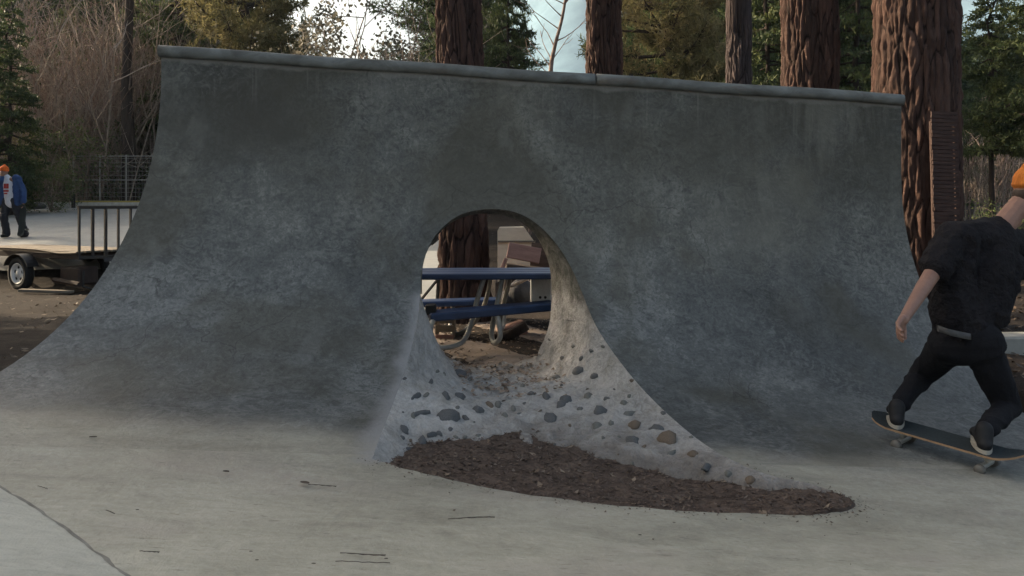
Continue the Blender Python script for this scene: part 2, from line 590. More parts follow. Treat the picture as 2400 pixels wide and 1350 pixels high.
    nt.links.new(col, b.inputs['Base Color'])
    b.inputs['Roughness'].default_value = 0.62
    b.inputs['Specular IOR Level'].default_value = 0.4
    bump(nt, b, math_n(nt, 'ADD', math_n(nt, 'MULTIPLY', tro, 0.6), math_n(nt, 'ADD', mid, math_n(nt, 'ADD', math_n(nt, 'MULTIPLY', fin, 0.15), math_n(nt, 'MULTIPLY', stroke, 0.35)))), 0.5, 0.02)
    return m
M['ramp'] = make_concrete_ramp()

def make_floor_mat(name, c_lo, c_hi, streak, bmpd):
    m, nt, b = base_mat(name)
    v = coord(nt)
    big = noise(nt, v, 0.7, 5, 0.6, 0.4)
    mid = noise(nt, v, 6, 7, 0.65, 0.8)
    fin = noise(nt, v, 90, 3, 0.6)
    stz = noise(nt, coord(nt, (2.2, 9, 1)), 3, 6, 0.65, 0.8)
    s = math_n(nt, 'ADD', math_n(nt, 'MULTIPLY', big, 0.35), math_n(nt, 'ADD', math_n(nt, 'MULTIPLY', mid, 0.3), math_n(nt, 'ADD', math_n(nt, 'MULTIPLY', stz, streak), math_n(nt, 'MULTIPLY', fin, 0.12))))
    col = ramp_node(nt, s, [(0.36, c_lo), (0.66, c_hi)])
    sp = maprange(nt, noise(nt, v, 28, 2, 0.5), 0.70, 0.78)
    col = mixc(nt, math_n(nt, 'MULTIPLY', sp, 0.35), col, (0.12, 0.11, 0.09))
    pk = maprange(nt, noise(nt, v, 1.3, 3, 0.5), 0.55, 0.75)
    col = mixc(nt, math_n(nt, 'MULTIPLY', pk, 0.30), col, (0.40, 0.355, 0.315))
    nt.links.new(col, b.inputs['Base Color'])
    b.inputs['Roughness'].default_value = 0.75
    b.inputs['Specular IOR Level'].default_value = 0.35
    bump(nt, b, math_n(nt, 'ADD', mid, math_n(nt, 'ADD', math_n(nt, 'MULTIPLY', fin, 0.5), stz)), 0.4, bmpd)
    return m
M['floor'] = make_floor_mat('floor_concrete', (0.27, 0.262, 0.232), (0.43, 0.42, 0.38), 0.25, 0.012)
M['floor2'] = make_floor_mat('broomed_concrete', (0.31, 0.298, 0.243), (0.52, 0.50, 0.42), 0.45, 0.02)

# ---- constrained triangulation of floor + ramp in (along, up) space, hole cut out
JOINT_PX = [(-400, 900), (0, 1140), (110, 1208), (225, 1292), (300, 1350), (480, 1490)]
joint_uv = [solve_uv(*p) for p in JOINT_PX[1:]]
def build_surface():
    X0, X1, V0 = -0.9 * US, 1.9 * US, -9.0
    pts = []; edges = []
    def chain(ps, closed=False):
        o = len(pts)
        pts.extend(ps)
        for i in range(len(ps) - 1):
            edges.append((o + i, o + i + 1))
        if closed:
            edges.append((o + len(ps) - 1, o))
    chain([tuple(p) for p in hole], True)
    nb = 80
    base = [(US * i / nb, 0.0) for i in range(nb + 1)]
    VS = -0.45
    chain([(X0, 0.0)] + base + [(X1, 0.0)])
    chain([(0.0, 0.0), (0.0, VS / 2), (0.0, VS)] + [(US * i / nb, VS) for i in range(1, nb + 1)] + [(US, VS / 2), (US, 0.0)])
    side = [3.0 * i / 40 for i in range(1, 41)]
    chain([(0.0, 0.0)] + [(0.0, s) for s in side] + [(US * i / nb, 3.0) for i in range(1, nb + 1)] + [(US, s) for s in side[::-1][1:]] + [(US, 0.0)])
    chain([(X0, 0.0), (X0, V0), (X1, V0), (X1, 0.0)])
    g = []
    for i in range(1, 84):
        for j in range(1, 42):
            g.append((US * i / 84 + rj.uniform(-.012, .012), 3.0 * j / 42 + rj.uniform(-.012, .012)))
    for i in range(-20, 60):
        for j in range(1, 24):
            g.append((0.22 * i + rj.uniform(-.03, .03), -0.13 * j + rj.uniform(-.02, .02)))
    hp = np.array(hole)
    ga = np.array(g)
    d = np.sqrt(((ga[:, None, :] - hp[None, :, :]) ** 2).sum(2)).min(1)
    ga = ga[d > 0.035]
    pts.extend([tuple(p) for p in ga])
    vs, es, fs, *_ = delaunay_2d_cdt([Vector(p) for p in pts], edges, [], 0, 1e-5)
    V2 = np.array([(v.x, v.y) for v in vs])
    F = np.array([f for f in fs if len(f) == 3])
    cen = V2[F].mean(1)
    inh = in_poly(cen, hole)
    isr = (cen[:, 1] > VS) & (cen[:, 0] > 0) & (cen[:, 0] < US) & ~inh
    isf = (cen[:, 1] < 0) & ~inh & ~isr
    V3 = np.array([surf(p[0] / US, p[1]) for p in V2])
    nz = fbm(V3 * 1.1, 3, 5) * 0.012
    k = np.clip(V2[:, 1] / 0.5, 0, 1) * np.clip((3 - V2[:, 1]) / .3, 0, 1) * np.clip(V2[:, 0] / .3, 0, 1) * np.clip((US - V2[:, 0]) / .3, 0, 1)
    V3[:, 1] += nz * k
    return V2, V3, F[isr], F[isf]
V2, V3, FR, FF = build_surface()

def smear_of(P):
    lp_ = np.array(hole[:6 * PER])
    d = np.sqrt(((P[:, None, :] - lp_[None, :, :]) ** 2).sum(2)).min(1)
    return np.clip(1 - d / .17, 0, 1)
def sub_mesh(name, F, mat):
    ids, inv = np.unique(F.ravel(), return_inverse=True)
    me = np_mesh(name, V3[ids], inv.reshape(F.shape), mat, True)
    vattr(me, 'rv', V2[ids, 1])
    lp_ = np.array(hole[:6 * PER])
    vattr(me, 'smear', smear_of(V2[ids]))
    return me

pipe = thing('quarter_pipe', 'tall grey concrete skate ramp with a round hole through its curved face', 'skate ramp', surf(.5, 0))
PL = Vector(pipe.location)
def rel(V):
    return np.asarray(V, dtype=np.float64) - np.array(PL)

# curved face plus sides and back, one solid
def build_face():
    ids, inv = np.unique(FR.ravel(), return_inverse=True)
    V = list(map(tuple, V3[ids])); F = [tuple(f) for f in inv.reshape(FR.shape)]
    rv = list(V2[ids, 1])
    def addv(p, r):
        V.append(tuple(p)); rv.append(r); return len(V) - 1
    TH = .35
    for u in (0.0, 1.0):
        pr = []
        for i in range(41):
            p = surf(u, 3.0 * i / 40)
            yb = 6.0 + .6 * u + TH
            pr.append((addv(p, 3.0 * i / 40), addv((p[0] if i == 40 else -2.596 + 5.766 * u, yb, p[2]), 3.0 * i / 40)))
        for i in range(40):
            a, b = pr[i]; c, d = pr[i + 1]
            F.append((a, b, d, c) if u > .5 else (a, c, d, b))
        p = surf(u, 0); q = (-2.596 + 5.766 * u, 6.0 + .6 * u + TH, p[2])
        a = addv(p, 0); b = addv(q, 0); c = addv((q[0], q[1], -.6), 0); d = addv((p[0], p[1], -.6), 0)
        F.append((a, d, c, b))
    n = 40                                   # flat top behind the coping
    row = [(addv(surf(i / n, 3.0), 3), addv((-2.596 + 5.766 * i / n, 6.0 + .6 * i / n + TH, surf(i / n, 3.0)[2]), 3)) for i in range(n + 1)]
    for i in range(n):
        F.append((row[i][0], row[i + 1][0], row[i + 1][1], row[i][1]))
    return V, F, rv
fV, fF, fRV = build_face()
me = bpy.data.meshes.new('curved_face')
me.from_pydata([tuple(p) for p in rel(fV)], [], fF)
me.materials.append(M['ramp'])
nfr = len(FR)
me.polygons.foreach_set('use_smooth', [i < nfr for i in range(len(me.polygons))])
vattr(me, 'rv', fRV)
sm_ = np.zeros(len(fRV)); _ids = np.unique(FR.ravel()); sm_[:len(_ids)] = smear_of(V2[_ids]); vattr(me, 'smear', sm_)
me.update()
face = link('curved_face', me, pipe)

def make_rubble_mat():
    m, nt, b = base_mat('rubble_concrete')
    v = coord(nt)
    s = math_n(nt, 'ADD', math_n(nt, 'MULTIPLY', noise(nt, v, 2.2, 6, 0.6, 0.5), 0.45), math_n(nt, 'MULTIPLY', noise(nt, coord(nt, (1, .6, .8)), 19, 7, 0.75, 1.4), 0.55))
    col = ramp_node(nt, s, [(0.35, (0.26, 0.248, 0.222)), (0.5, (0.48, 0.458, 0.425)), (0.63, (0.63, 0.605, 0.57))])
    br = maprange(nt, noise(nt, v, 3.1, 4, 0.6), 0.56, 0.72)
    col = mixc(nt, math_n(nt, 'MULTIPLY', br, 0.4), col, (0.29, 0.255, 0.20))
    # soil rubbed on the lower courses
    g = N(nt, 'ShaderNodeNewGeometry')
    sx = N(nt, 'ShaderNodeSeparateXYZ')
    nt.links.new(g.outputs['Position'], sx.inputs[0])
    hz = math_n(nt, 'ADD', sx.outputs[2], math_n(nt, 'MULTIPLY', noise(nt, v, 6, 5, 0.65), -0.16))
    soil = maprange(nt, hz, 0.07, -0.06)
    col = mixc(nt, math_n(nt, 'MULTIPLY', soil, 0.7), col, (0.11, 0.085, 0.065))
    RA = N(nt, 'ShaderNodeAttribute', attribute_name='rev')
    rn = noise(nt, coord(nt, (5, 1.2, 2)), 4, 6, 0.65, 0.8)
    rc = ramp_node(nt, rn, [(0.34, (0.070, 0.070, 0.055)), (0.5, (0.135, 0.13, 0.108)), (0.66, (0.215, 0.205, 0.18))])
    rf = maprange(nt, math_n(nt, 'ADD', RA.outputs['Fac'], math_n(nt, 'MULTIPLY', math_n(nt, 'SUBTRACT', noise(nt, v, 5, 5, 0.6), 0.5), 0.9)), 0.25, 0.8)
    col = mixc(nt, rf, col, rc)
    nt.links.new(col, b.inputs['Base Color'])
    b.inputs['Roughness'].default_value = 0.9
    bump(nt, b, math_n(nt, 'ADD', noise(nt, v, 26, 6, 0.7), math_n(nt, 'MULTIPLY', noise(nt, v, 7, 5, 0.6), 1.5)), 1.0, 0.035)
    return m
M['rubble'] = make_rubble_mat()
# arch reveal: from the front lip back to the rear opening
M['reveal'] = simple('reveal_concrete', (0.19, 0.185, 0.16), (0.075, 0.075, 0.06), 5, 0.85, 0.5, 0.02, stretch=(1, 1, .6))
def lipF(i):
    return Vector(surf(*lip_uv[i]))
iA, iB = 6 * PER, 17 * PER               # index range of the arch in the lip list
BACK = {6: (984, 690), 7: (986, 640), 8: (999, 591), 9: (1031, 543), 10: (1083, 510), 11: (1146, 500), 12: (1200, 509), 13: (1243, 537),
        14: (1270, 576), 15: (1287, 622), 16: (1293, 680), 17: (1290, 745)}
bk = catmull([BACK[i] for i in range(6, 18)], PER)
back3 = []
for p in bk:
    Y = 6.55
    for _ in range(4):
        x = (p[0] - 1200) / FPX * Y
        u = (x + 2.596) / 5.766
        Y = 6.0 + .6 * u + .35
    back3.append(at(p[0], p[1], Y))
front3 = [lipF(i) for i in range(iA, iB + 1)]
rows = []
NR = 9
for r in range(NR + 1):
    t = r / NR
    rows.append([f.lerp(b, t) for f, b in zip(front3, back3)])
V = np.array([tuple(p) for row in rows for p in row])
cn = np.array([(-.05, 6.3, .85)])
nz = fbm(V * np.array([7, 7, 7]), 4, 9)
ring = np.repeat(np.arange(NR + 1), len(front3))
dirv = V - np.array([[-.08, 0, .85]]); dirv[:, 1] = 0
dirv /= np.linalg.norm(dirv, axis=1)[:, None]
V += dirv * (nz * .035 * np.clip(ring / 2.0, 0, 1) * (ring < NR))[:, None]
me = np_mesh('arch_reveal', rel(V), grid_faces(NR + 1, len(front3)), M['rubble'], True)
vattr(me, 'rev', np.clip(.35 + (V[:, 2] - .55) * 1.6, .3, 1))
reveal = link('arch_reveal', me, pipe)

# back wall with the rear opening cut out
def build_back():
    bh = [(p.x, p.z) for p in back3]
    openp = [(bh[0][0], -.6)] + bh + [(bh[-1][0], -.6)]
    n = 30
    top = [(-2.596 + 5.766 * i / n, surf(i / n, 3.0)[2]) for i in range(n + 1)]
    outer = [(-2.596, -.6)] + top + [(3.17, -.6)]
    pts = openp + outer
    e = [(i, i + 1) for i in range(len(openp) - 1)]
    o = len(openp)
    e += [(o + i, o + i + 1) for i in range(len(outer) - 1)] + [(o + len(outer) - 1, len(openp) - 1), (0, o)]
    vs, es, fs, *_ = delaunay_2d_cdt([Vector(p) for p in pts], e, [], 0, 1e-6)
    V = np.array([(v.x, v.y) for v in vs]); F = np.array([f for f in fs if len(f) == 3])
    c = V[F].mean(1)
    keep = in_poly(c, outer) & ~in_poly(c, openp)
    P = [(x, 6.0 + .6 * (x + 2.596) / 5.766 + .35, z) for x, z in V]
    return P, F[keep]
P, F = build_back()
me = np_mesh('back_wall', rel(P), F, M['ramp'], False)
vattr(me, 'rv', [1.5] * len(P))
link('back_wall', me, pipe)

# coping: rounded concrete lip in two cast lengths
def make_coping_mat():
    m, nt, b = base_mat('coping_concrete')
    v = coord(nt)
    s = noise(nt, coord(nt, (1, 1, 2)), 4.5, 6, 0.6, 0.5)
    col = ramp_node(nt, s, [(0.3, (0.075, 0.072, 0.06)), (0.5, (0.135, 0.138, 0.125)), (0.72, (0.22, 0.23, 0.215))])
    rs = maprange(nt, noise(nt, coord(nt, (1, 1, 6)), 1.7, 4, 0.6), 0.55, 0.72)
    col = mixc(nt, math_n(nt, 'MULTIPLY', rs, 0.5), col, (0.13, 0.09, 0.065))
    nt.links.new(col, b.inputs['Base Color'])
    b.inputs['Roughness'].default_value = 0.6
    bump(nt, b, noise(nt, v, 40, 4, 0.6), 0.3, 0.006)
    return m
M['coping'] = make_coping_mat()
def coping(u0, u1):
    sec = []
    for k in range(9):                       # rounded nose towards the skater
        t = rad(100) - rad(205) * k / 8
        sec.append((-.012 - .046 * math.cos(t - rad(0)) * 0 - .05 * math.cos(t) * 0 - .046 * math.sin(math.pi * k / 8) * .62, .043 * math.cos(math.pi * k / 8)))
    sec = [(0.14, .047)] + [(a, b) for a, b in sec] + [(0.14, -.047)]
    n = 24
    V = []
    for i in range(n + 1):
        u = u0 + (u1 - u0) * i / n
        p = surf(u, 3.0)
        for a, b in sec:
            V.append((p[0], p[1] + a - .004, p[2] - .040 + b + .004 * math.sin(u * 23)))
    m = MB()
    ns = len(sec)
    fs = []
    for i in range(n):
        for k in range(ns):
            k2 = (k + 1) % ns
            fs.append((i * ns + k, (i + 1) * ns + k, (i + 1) * ns + k2, i * ns + k2))
    fs.append(tuple(range(ns))); fs.append(tuple(n * ns + k for k in range(ns))[::-1])
    m.add(rel(V), fs)
    m.build('coping', M['coping'], pipe, True)
uj = solve_uv(1396, 182)[0]
coping(-.002, uj - .0012)
coping(uj + .0012, 1.002)

# rubble banks under the arch: left lip -> valley -> right lip

def resample(P, ts):
    P = np.array([tuple(p) for p in P])
    d = np.concatenate([[0], np.cumsum(np.linalg.norm(np.diff(P, axis=0), axis=1))]); d /= d[-1]
    return np.stack([np.interp(ts, d, P[:, k]) for k in range(3)], 1)
def build_rubble():
    ts = np.linspace(0, 1, 70)
    Lc = resample([lipF(i) for i in range(0, iA + 1)], ts)
    Rc = resample([lipF(i) for i in range(len(lip_px) - 1, iB - 1, -1)], ts)
    kn = [(0, (.30, 3.50, -.22)), (.22, (.30, 4.05, -.12)), (.40, (.15, 4.62, .07)), (.55, (.02, 5.0, .115)), (.72, (-.06, 5.5, .115)), (.86, (-.14, 5.9, .11)), (1, (-.22, 6.2, .11))]
    kp = np.array([k[1] for k in kn]); kt = np.array([k[0] for k in kn])
    Vc = np.stack([np.interp(ts, kt, kp[:, k]) for k in range(3)], 1)
    for _ in range(6):
        Vc[1:-1] = (Vc[:-2] + 2 * Vc[1:-1] + Vc[2:]) / 4
    # continue back through the wall
    ex = np.linspace(0, 1, 10)[1:]
    bl, br = np.array(back3[0]), np.array(back3[-1])
    vb = np.array([-.30, 6.62, .11])
    Lc = np.concatenate([Lc, Lc[-1] + (bl - Lc[-1]) * ex[:, None]])
    Rc = np.concatenate([Rc, Rc[-1] + (br - Rc[-1]) * ex[:, None]])
    Vc = np.concatenate([Vc, Vc[-1] + (vb - Vc[-1]) * ex[:, None]])
    nw = 44
    ws = np.linspace(0, 1, nw)
    G = []
    for i in range(len(Lc)):
        row = []
        s_ = min(1, i / 69); pr_ = 1.7 + 6.5 * max(0, (s_ - .55) / .45) ** 2; pl_ = 2.2 + 1.5 * max(0, s_ - .5)
        for w in ws:
            row.append(np.array([Lc[i, k] + (Vc[i, k] - Lc[i, k]) * (w if k < 2 else 1 - (1 - w) ** pl_) for k in range(3)]))
        for w in ws[::-1][1:]:
            row.append(np.array([Rc[i, k] + (Vc[i, k] - Rc[i, k]) * (w if k < 2 else 1 - (1 - w) ** pr_) for k in range(3)]))
        G.append(row)
    G = np.array(G)
    nr, nc = G.shape[:2]
    V = G.reshape(-1, 3)
    e = np.minimum(np.arange(nc), nc - 1 - np.arange(nc))
    edge = np.clip(np.tile(e, nr) / 5.0, 0, 1)
    nn = fbm(V * 3.2, 4, 21) * .045 + fbm(V * 11, 3, 22) * .034 + fbm(V * 26, 2, 24) * .018
    V[:, 2] += nn * edge
    V[:, 0] += fbm(V * 4 + 9, 3, 23) * .03 * edge
    return V, grid_faces(nr, nc), nr, nc
RV, RF, rnr, rnc = build_rubble()
me = np_mesh('rubble_bank', rel(RV), RF, M['rubble'], True)
_r = np.repeat(np.arange(rnr), rnc)
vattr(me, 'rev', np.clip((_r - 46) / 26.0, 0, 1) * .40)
rubble = link('rubble_bank', me, pipe)
rub_bvh = BVHTree.FromPolygons([tuple(p) for p in RV], [tuple(f) for f in RF])

def ray(bvh, px, py):
    o = Vector((0, 0, CAMZ)); d = (at(px, py, 1.0) - o).normalized()
    return bvh.ray_cast(o, d)

M['stone_dark'] = simple('river_stone_dark', (0.15, 0.15, 0.145), (0.065, 0.067, 0.07), 14, 0.75, 0.4, 0.01)
M['stone_brown'] = simple('river_stone_brown', (0.20, 0.15, 0.11), (0.10, 0.08, 0.06), 14, 0.8, 0.4, 0.01)
M['stone_grey'] = simple('river_stone_grey', (0.20, 0.195, 0.17), (0.11, 0.11, 0.10), 14, 0.8, 0.4, 0.01)
def stone_mesh(seed):
    bm = bmesh.new()
    bmesh.ops.create_icosphere(bm, subdivisions=2, radius=1)
    rr = random.Random(seed)
    o = Vector((rr.random() * 9, rr.random() * 9, rr.random() * 9))
    co = np.array([tuple(v.co) for v in bm.verts])
    n = fbm(co * 1.3 + np.array(o), 3, seed)
    for v, k in zip(bm.verts, n):
        v.co *= 1 + .75 * k
    me = bpy.data.meshes.new('stone')
    bm.to_mesh(me); bm.free()
    me.polygons.foreach_set('use_smooth', [True] * len(me.polygons))
    return me
stone_meshes = {}
for key in ('stone_dark', 'stone_brown', 'stone_grey'):
    stone_meshes[key] = []
    for s in range(4):
        me = stone_mesh(s * 5 + len(key)); me.materials.append(M[key]); stone_meshes[key].append(me)
# (px, py, half width px, half height px, tilt deg, kind)
STONES = [(1355, 869, 13, 12, 0, 0), (1393, 882, 10, 9, 0, 0), (1318, 839, 5, 6, 0, 0), (1301, 886, 8, 6, 0, 2), (1244, 925, 9, 7, 0, 0), (1280, 928, 10, 8, 0, 0),
          (1325, 938, 15, 9, -20, 0), (1316, 949, 14, 7, -8, 0), (1291, 980, 14, 13, 0, 0), (1378, 930, 11, 7, -25, 2), (1421, 935, 9, 5, 0, 0), (1462, 945, 9, 6, 0, 2),
          (1408, 965, 17, 12, -20, 0), (1398, 999, 13, 9, -10, 2), (1432, 992, 8, 6, 0, 2), (1476, 972, 16, 9, -15, 2), (1487, 998, 17, 11, -15, 1), (1538, 1005, 11, 7, -30, 0),
          (1484, 1034, 14, 10, -10, 0), (1566, 1032, 22, 17, -20, 1), (1622, 1064, 11, 9, 20, 1), (1658, 1093, 12, 8, -20, 0), (1706, 1110, 10, 8, 0, 2), (1758, 1127, 14, 11, 0, 1),
          (1575, 1062, 14, 6, -30, 2), (1100, 978, 0, 0, 0, 0), (1051, 976, 13, 16, 25, 0), (1090, 981, 10, 8, 35, 0), (1045, 928, 10, 6, 20, 0), (1079, 931, 11, 6, 10, 0),
          (1121, 961, 15, 8, 15, 0), (1009, 896, 6, 9, 30, 0), (976, 928, 9, 14, 35, 0), (999, 926, 6, 9, 20, 2), (990, 968, 9, 17, 35, 0), (949, 1008, 7, 6, 20, 0),
          (988, 1040, 12, 20, 25, 0), (1013, 1018, 9, 8, 40, 0), (1028, 1016, 9, 6, 35, 0), (958, 1053, 5, 5, 0, 0), (1056, 1006, 6, 6, 0, 0), (968, 975, 8, 12, 20, 2),
          (1148, 950, 9, 7, 0, 1), (1168, 947, 9, 6, 0, 2), (991, 1058, 6, 6, 0, 0), (1343, 812, 5, 5, 0, 2), (1360, 958, 7, 5, 0, 2), (1225, 905, 7, 5, 0, 2)]
sr = random.Random(5)
pr2 = random.Random(8)
while len(STONES) < 105:
    if pr2.random() < .68:
        q = (pr2.uniform(1180, 1640), pr2.uniform(790, 1090))
    else:
        q = (pr2.uniform(930, 1150), pr2.uniform(860, 1060))
    w_ = pr2.uniform(3, 7.5)
    if all((q[0] - t[0]) ** 2 + (q[1] - t[1]) ** 2 > (w_ + t[2] + 6) ** 2 for t in STONES):
        STONES.append((q[0], q[1], w_, w_ * pr2.uniform(.6, .95), pr2.uniform(-40, 40), pr2.choice([0, 0, 2, 2, 1])))
for (px, py, w, h, tl, kd) in STONES:
    if w == 0:
        continue
    loc, nrm, idx, dist = ray(rub_bvh, px, py)
    if loc is None:
        continue
    if nrm.dot(loc - Vector((0, 0, CAMZ))) > 0:
        nrm = -nrm
    key = ('stone_dark', 'stone_brown', 'stone_grey')[kd]
    o = link('stone', sr.choice(stone_meshes[key]), rubble)
    def tang(qx, qy):
        d = (at(qx, qy, 1.0) - Vector((0, 0, CAMZ)))
        k = (loc - Vector((0, 0, CAMZ))).dot(nrm) / d.dot(nrm)
        return Vector((0, 0, CAMZ)) + d * k - loc
    ct, st_ = math.cos(rad(tl)), math.sin(rad(tl))
    a = tang(px + w * ct, py + w * st_); b = tang(px - h * st_, py + h * ct)
    la = min(a.length, .09); a.normalize(); b = b - a * b.dot(a); lb = min(b.length, .085); b.normalize()
    o.rotation_euler = Matrix((a, b, a.cross(b))).transposed().to_euler()
    th_ = min(la, lb) * .85
    o.scale = (la * .92, lb * .92, th_)
    o.location = Vector(loc) - nrm * th_ * .22 - PL

# ---- floor: one pale slab, a lighter broomed slab left of the joint, a dark gap between
cenF = V2[FF].mean(1)
jp = [(u * US, v) for u, v in joint_uv]
def left_of_joint(c):
    jv = np.array([p[1] for p in jp])[::-1]; ju = np.array([p[0] for p in jp])[::-1]
    u = np.interp(c[:, 1], jv, ju)
    lo = c[:, 1] < jv.min()
    u = np.where(lo, ju[0] + (jv.min() - c[:, 1]) * .9, u)
    hi = c[:, 1] > jv.max()
    u = np.where(hi, ju[-1] - (c[:, 1] - jv.max()) * 1.6, u)
    return c[:, 0] < u
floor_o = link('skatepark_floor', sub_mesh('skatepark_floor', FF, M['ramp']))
tag(floor_o, kind='structure')
# rim skirt of the pit and the outer skirt give the slab its thickness
sk = MB()
fr3 = [Vector(surf(*q)) for q in [lip_uv[-1]] + front_uv + [lip_uv[0]]]
for a, b in zip(fr3[:-1], fr3[1:]):
    sk.add([a, b, b - Vector((0, 0, .28)), a - Vector((0, 0, .28))], [(0, 1, 2, 3)])
skirt = sk.build('slab_edge', M['floor'], floor_o)
# broomed slab on the near left, sheet 4 mm above
bs = MB()
jl = [Vector(surf(u, v)) for u, v in joint_uv]
_d = Vector(jl[0]) - Vector(jl[1])
jl0 = [tuple(jl[0] + _d * 3.4), tuple(jl[0] + _d * 1.6)]
_e = jl[-2] - jl[0]
jline = [jl[0] + _d * k for k in (4, 3, 2, 1)] + jl[:-1] + [jl[-2] + _e * .4 * k for k in range(1, 24)]
jd = catmull([tuple(p) for p in jline], 10)
rj2 = random.Random(11)
jd = [Vector((p[0] + rj2.uniform(-.004, .004), p[1], 0)) for p in jd]
for p in jd:
    p.z = zfl(p.x, p.y) + .007
nL = 14
Vb = []
for p in jd:
    for k in range(nL + 1):
        x = p.x - .008 + (-7.5 - p.x) * (k / nL) ** 1.5
        Vb.append((x, p.y - .02 * (k > 0), zfl(x, p.y) + .007 - (.006 if k == 0 else 0)))
broom = link('broomed_slab', np_mesh('broomed_slab', Vb, grid_faces(len(jd), nL + 1), M['floor2'], True))
tag(broom, kind='structure')
M['joint'] = simple('joint_dirt', (0.30, 0.285, 0.245), (0.17, 0.155, 0.13), 14, 0.95, 0.5, 0.01)
jm = MB()
Vj = []
for i, p in enumerate(jd):
    w = -.004 + .006 * abs(math.sin(i * .37)) + rj2.uniform(0, .006)
    Vj += [(p.x - .012, p.y, p.z - .004 ), (p.x + w, p.y + .3 * w, zfl(p.x, p.y) + .003)]
jm.add(Vj, [(2 * i, 2 * i + 1, 2 * i + 3, 2 * i + 2) for i in range(len(jd) - 1)])
tag(jm.build('slab_joint', M['joint']), kind='structure')

# ------------------------------------------------------------------ dirt in the pit
M['dirt'] = simple('pit_dirt', (0.145, 0.107, 0.084), (0.066, 0.049, 0.040), 9, 0.95, 0.9, 0.03, lo=.35, hi=.65, spec=.15, detail=9)
pit_poly = [(lipF(i).x, lipF(i).y) for i in range(0, len(lip_px))]
pit_front = [Vector(surf(*q)) for q in front_uv]
def yfront(x):
    xs = np.array([p.x for p in pit_front])[::-1]; ys = np.array([p.y for p in pit_front])[::-1]
    o = np.argsort(xs)
    return np.interp(x, xs[o], ys[o])
def dirt_z(x, y):
    x = np.asarray(x, float); y = np.asarray(y, float)
    d = np.clip((y - yfront(x)) / 1.0, 0, 1)
    tip = np.clip((x - .9) / .6, 0, 1)
    z = zfl(x, y) - .030 - .085 * d ** .7 * (1 - .55 * tip) + .035 * tip
    P = np.stack([x, y, np.zeros_like(x)], 1)
    return z + fbm(P * 2.2, 3, 31) * .022 + fbm(P * 9, 3, 33) * .011 + fbm(P * 30, 2, 34) * .006
xs = np.linspace(-.72, 1.62, 150); ys = np.linspace(3.42, 5.3, 110)
XX, YY = np.meshgrid(xs, ys)
ZZ = dirt_z(XX.ravel(), YY.ravel())
# under the slab the soil drops away
poly_all = [(Vector(surf(u, v)).x, Vector(surf(u, v)).y) for u, v in lip_uv + front_uv]
DP = np.stack([XX.ravel(), YY.ravel()], 1)
inside = in_poly(DP, poly_all)
pa = np.array(poly_all)
dm = np.sqrt(((DP[:, None, :] - pa[None, :, :]) ** 2).sum(2)).min(1)
ZZ = np.where(inside, ZZ, np.minimum(ZZ, zfl(DP[:, 0], DP[:, 1]) - .03 - dm * 1.5))
dirt = link('dirt', np_mesh('dirt', np.stack([XX.ravel(), YY.ravel(), ZZ], 1), grid_faces(110, 150), M['dirt'], True))
tag(dirt, kind='structure')

# wood chips and bark bits on the dirt: uncountable
def flakes(name, pts, size, cols, flat=.4, seed=1, stretch=2.2, thick=False):
    n = len(pts)
    rs = np.random.RandomState(seed)
    P = np.asarray(pts)
    L = rs.uniform(size[0], size[1], n)
    W = L / rs.uniform(1.2, stretch, n)
    ang = rs.uniform(0, 2 * math.pi, n)
    t = np.stack([np.cos(ang), np.sin(ang), rs.uniform(-flat, flat, n)], 1)
    t /= np.linalg.norm(t, axis=1)[:, None]
    s = np.stack([-np.sin(ang), np.cos(ang), rs.uniform(-flat, flat, n)], 1)
    s /= np.linalg.norm(s, axis=1)[:, None]
    up = np.cross(t, s); up[up[:, 2] < 0] *= -1
    cur = rs.uniform(.0, .35, n)
    a = P - t * (L / 2)[:, None] + up * (cur * W)[:, None]
    b = P - s * (W / 2)[:, None]
    c = P + t * (L / 2)[:, None] + up * (cur * W)[:, None]
    d = P + s * (W / 2)[:, None]
    V = np.stack([a, b, c, d], 1).reshape(-1, 3)
    i = np.arange(n) * 4
    F = np.concatenate([np.stack([i, i + 1, i + 3], 1), np.stack([i + 1, i + 2, i + 3], 1)])
    me = np_mesh(name, V, F, foliage_mat(name, cols, .1), False)
    vattr(me, 'leafvar', np.repeat(rs.uniform(0, 1, n), 4))
    return link(name, me)
rs = np.random.RandomState(4)
q = np.stack([rs.uniform(-.65, 1.6, 9000), rs.uniform(3.45, 5.1, 9000)], 1)
q = q[in_poly(q, poly_all)]
zz = dirt_z(q[:, 0], q[:, 1])
hit = []
for (x, y), z in zip(q, zz):
    l, nn, i, d = rub_bvh.ray_cast(Vector((x, y, 3)), Vector((0, 0, -1)))
    if l is None or l.z < z + .015:
        hit.append((x, y, z + .004))
chips = flakes('wood_chips', hit[:4200], (.008, .032), [(0.045, 0.032, 0.026), (0.085, 0.06, 0.046), (0.14, 0.10, 0.078), (0.08, 0.058, 0.045), (0.28, 0.23, 0.185)], .5, 6, 4)
tag(chips, kind='stuff')
big_ = flakes('dead_leaves', [h_ for h_ in hit[4200:4620]], (.025, .055), [(0.06, 0.042, 0.032), (0.12, 0.085, 0.06), (0.20, 0.145, 0.10), (0.30, 0.24, 0.18)], .5, 26, 2.6)
tag(big_, kind='stuff')
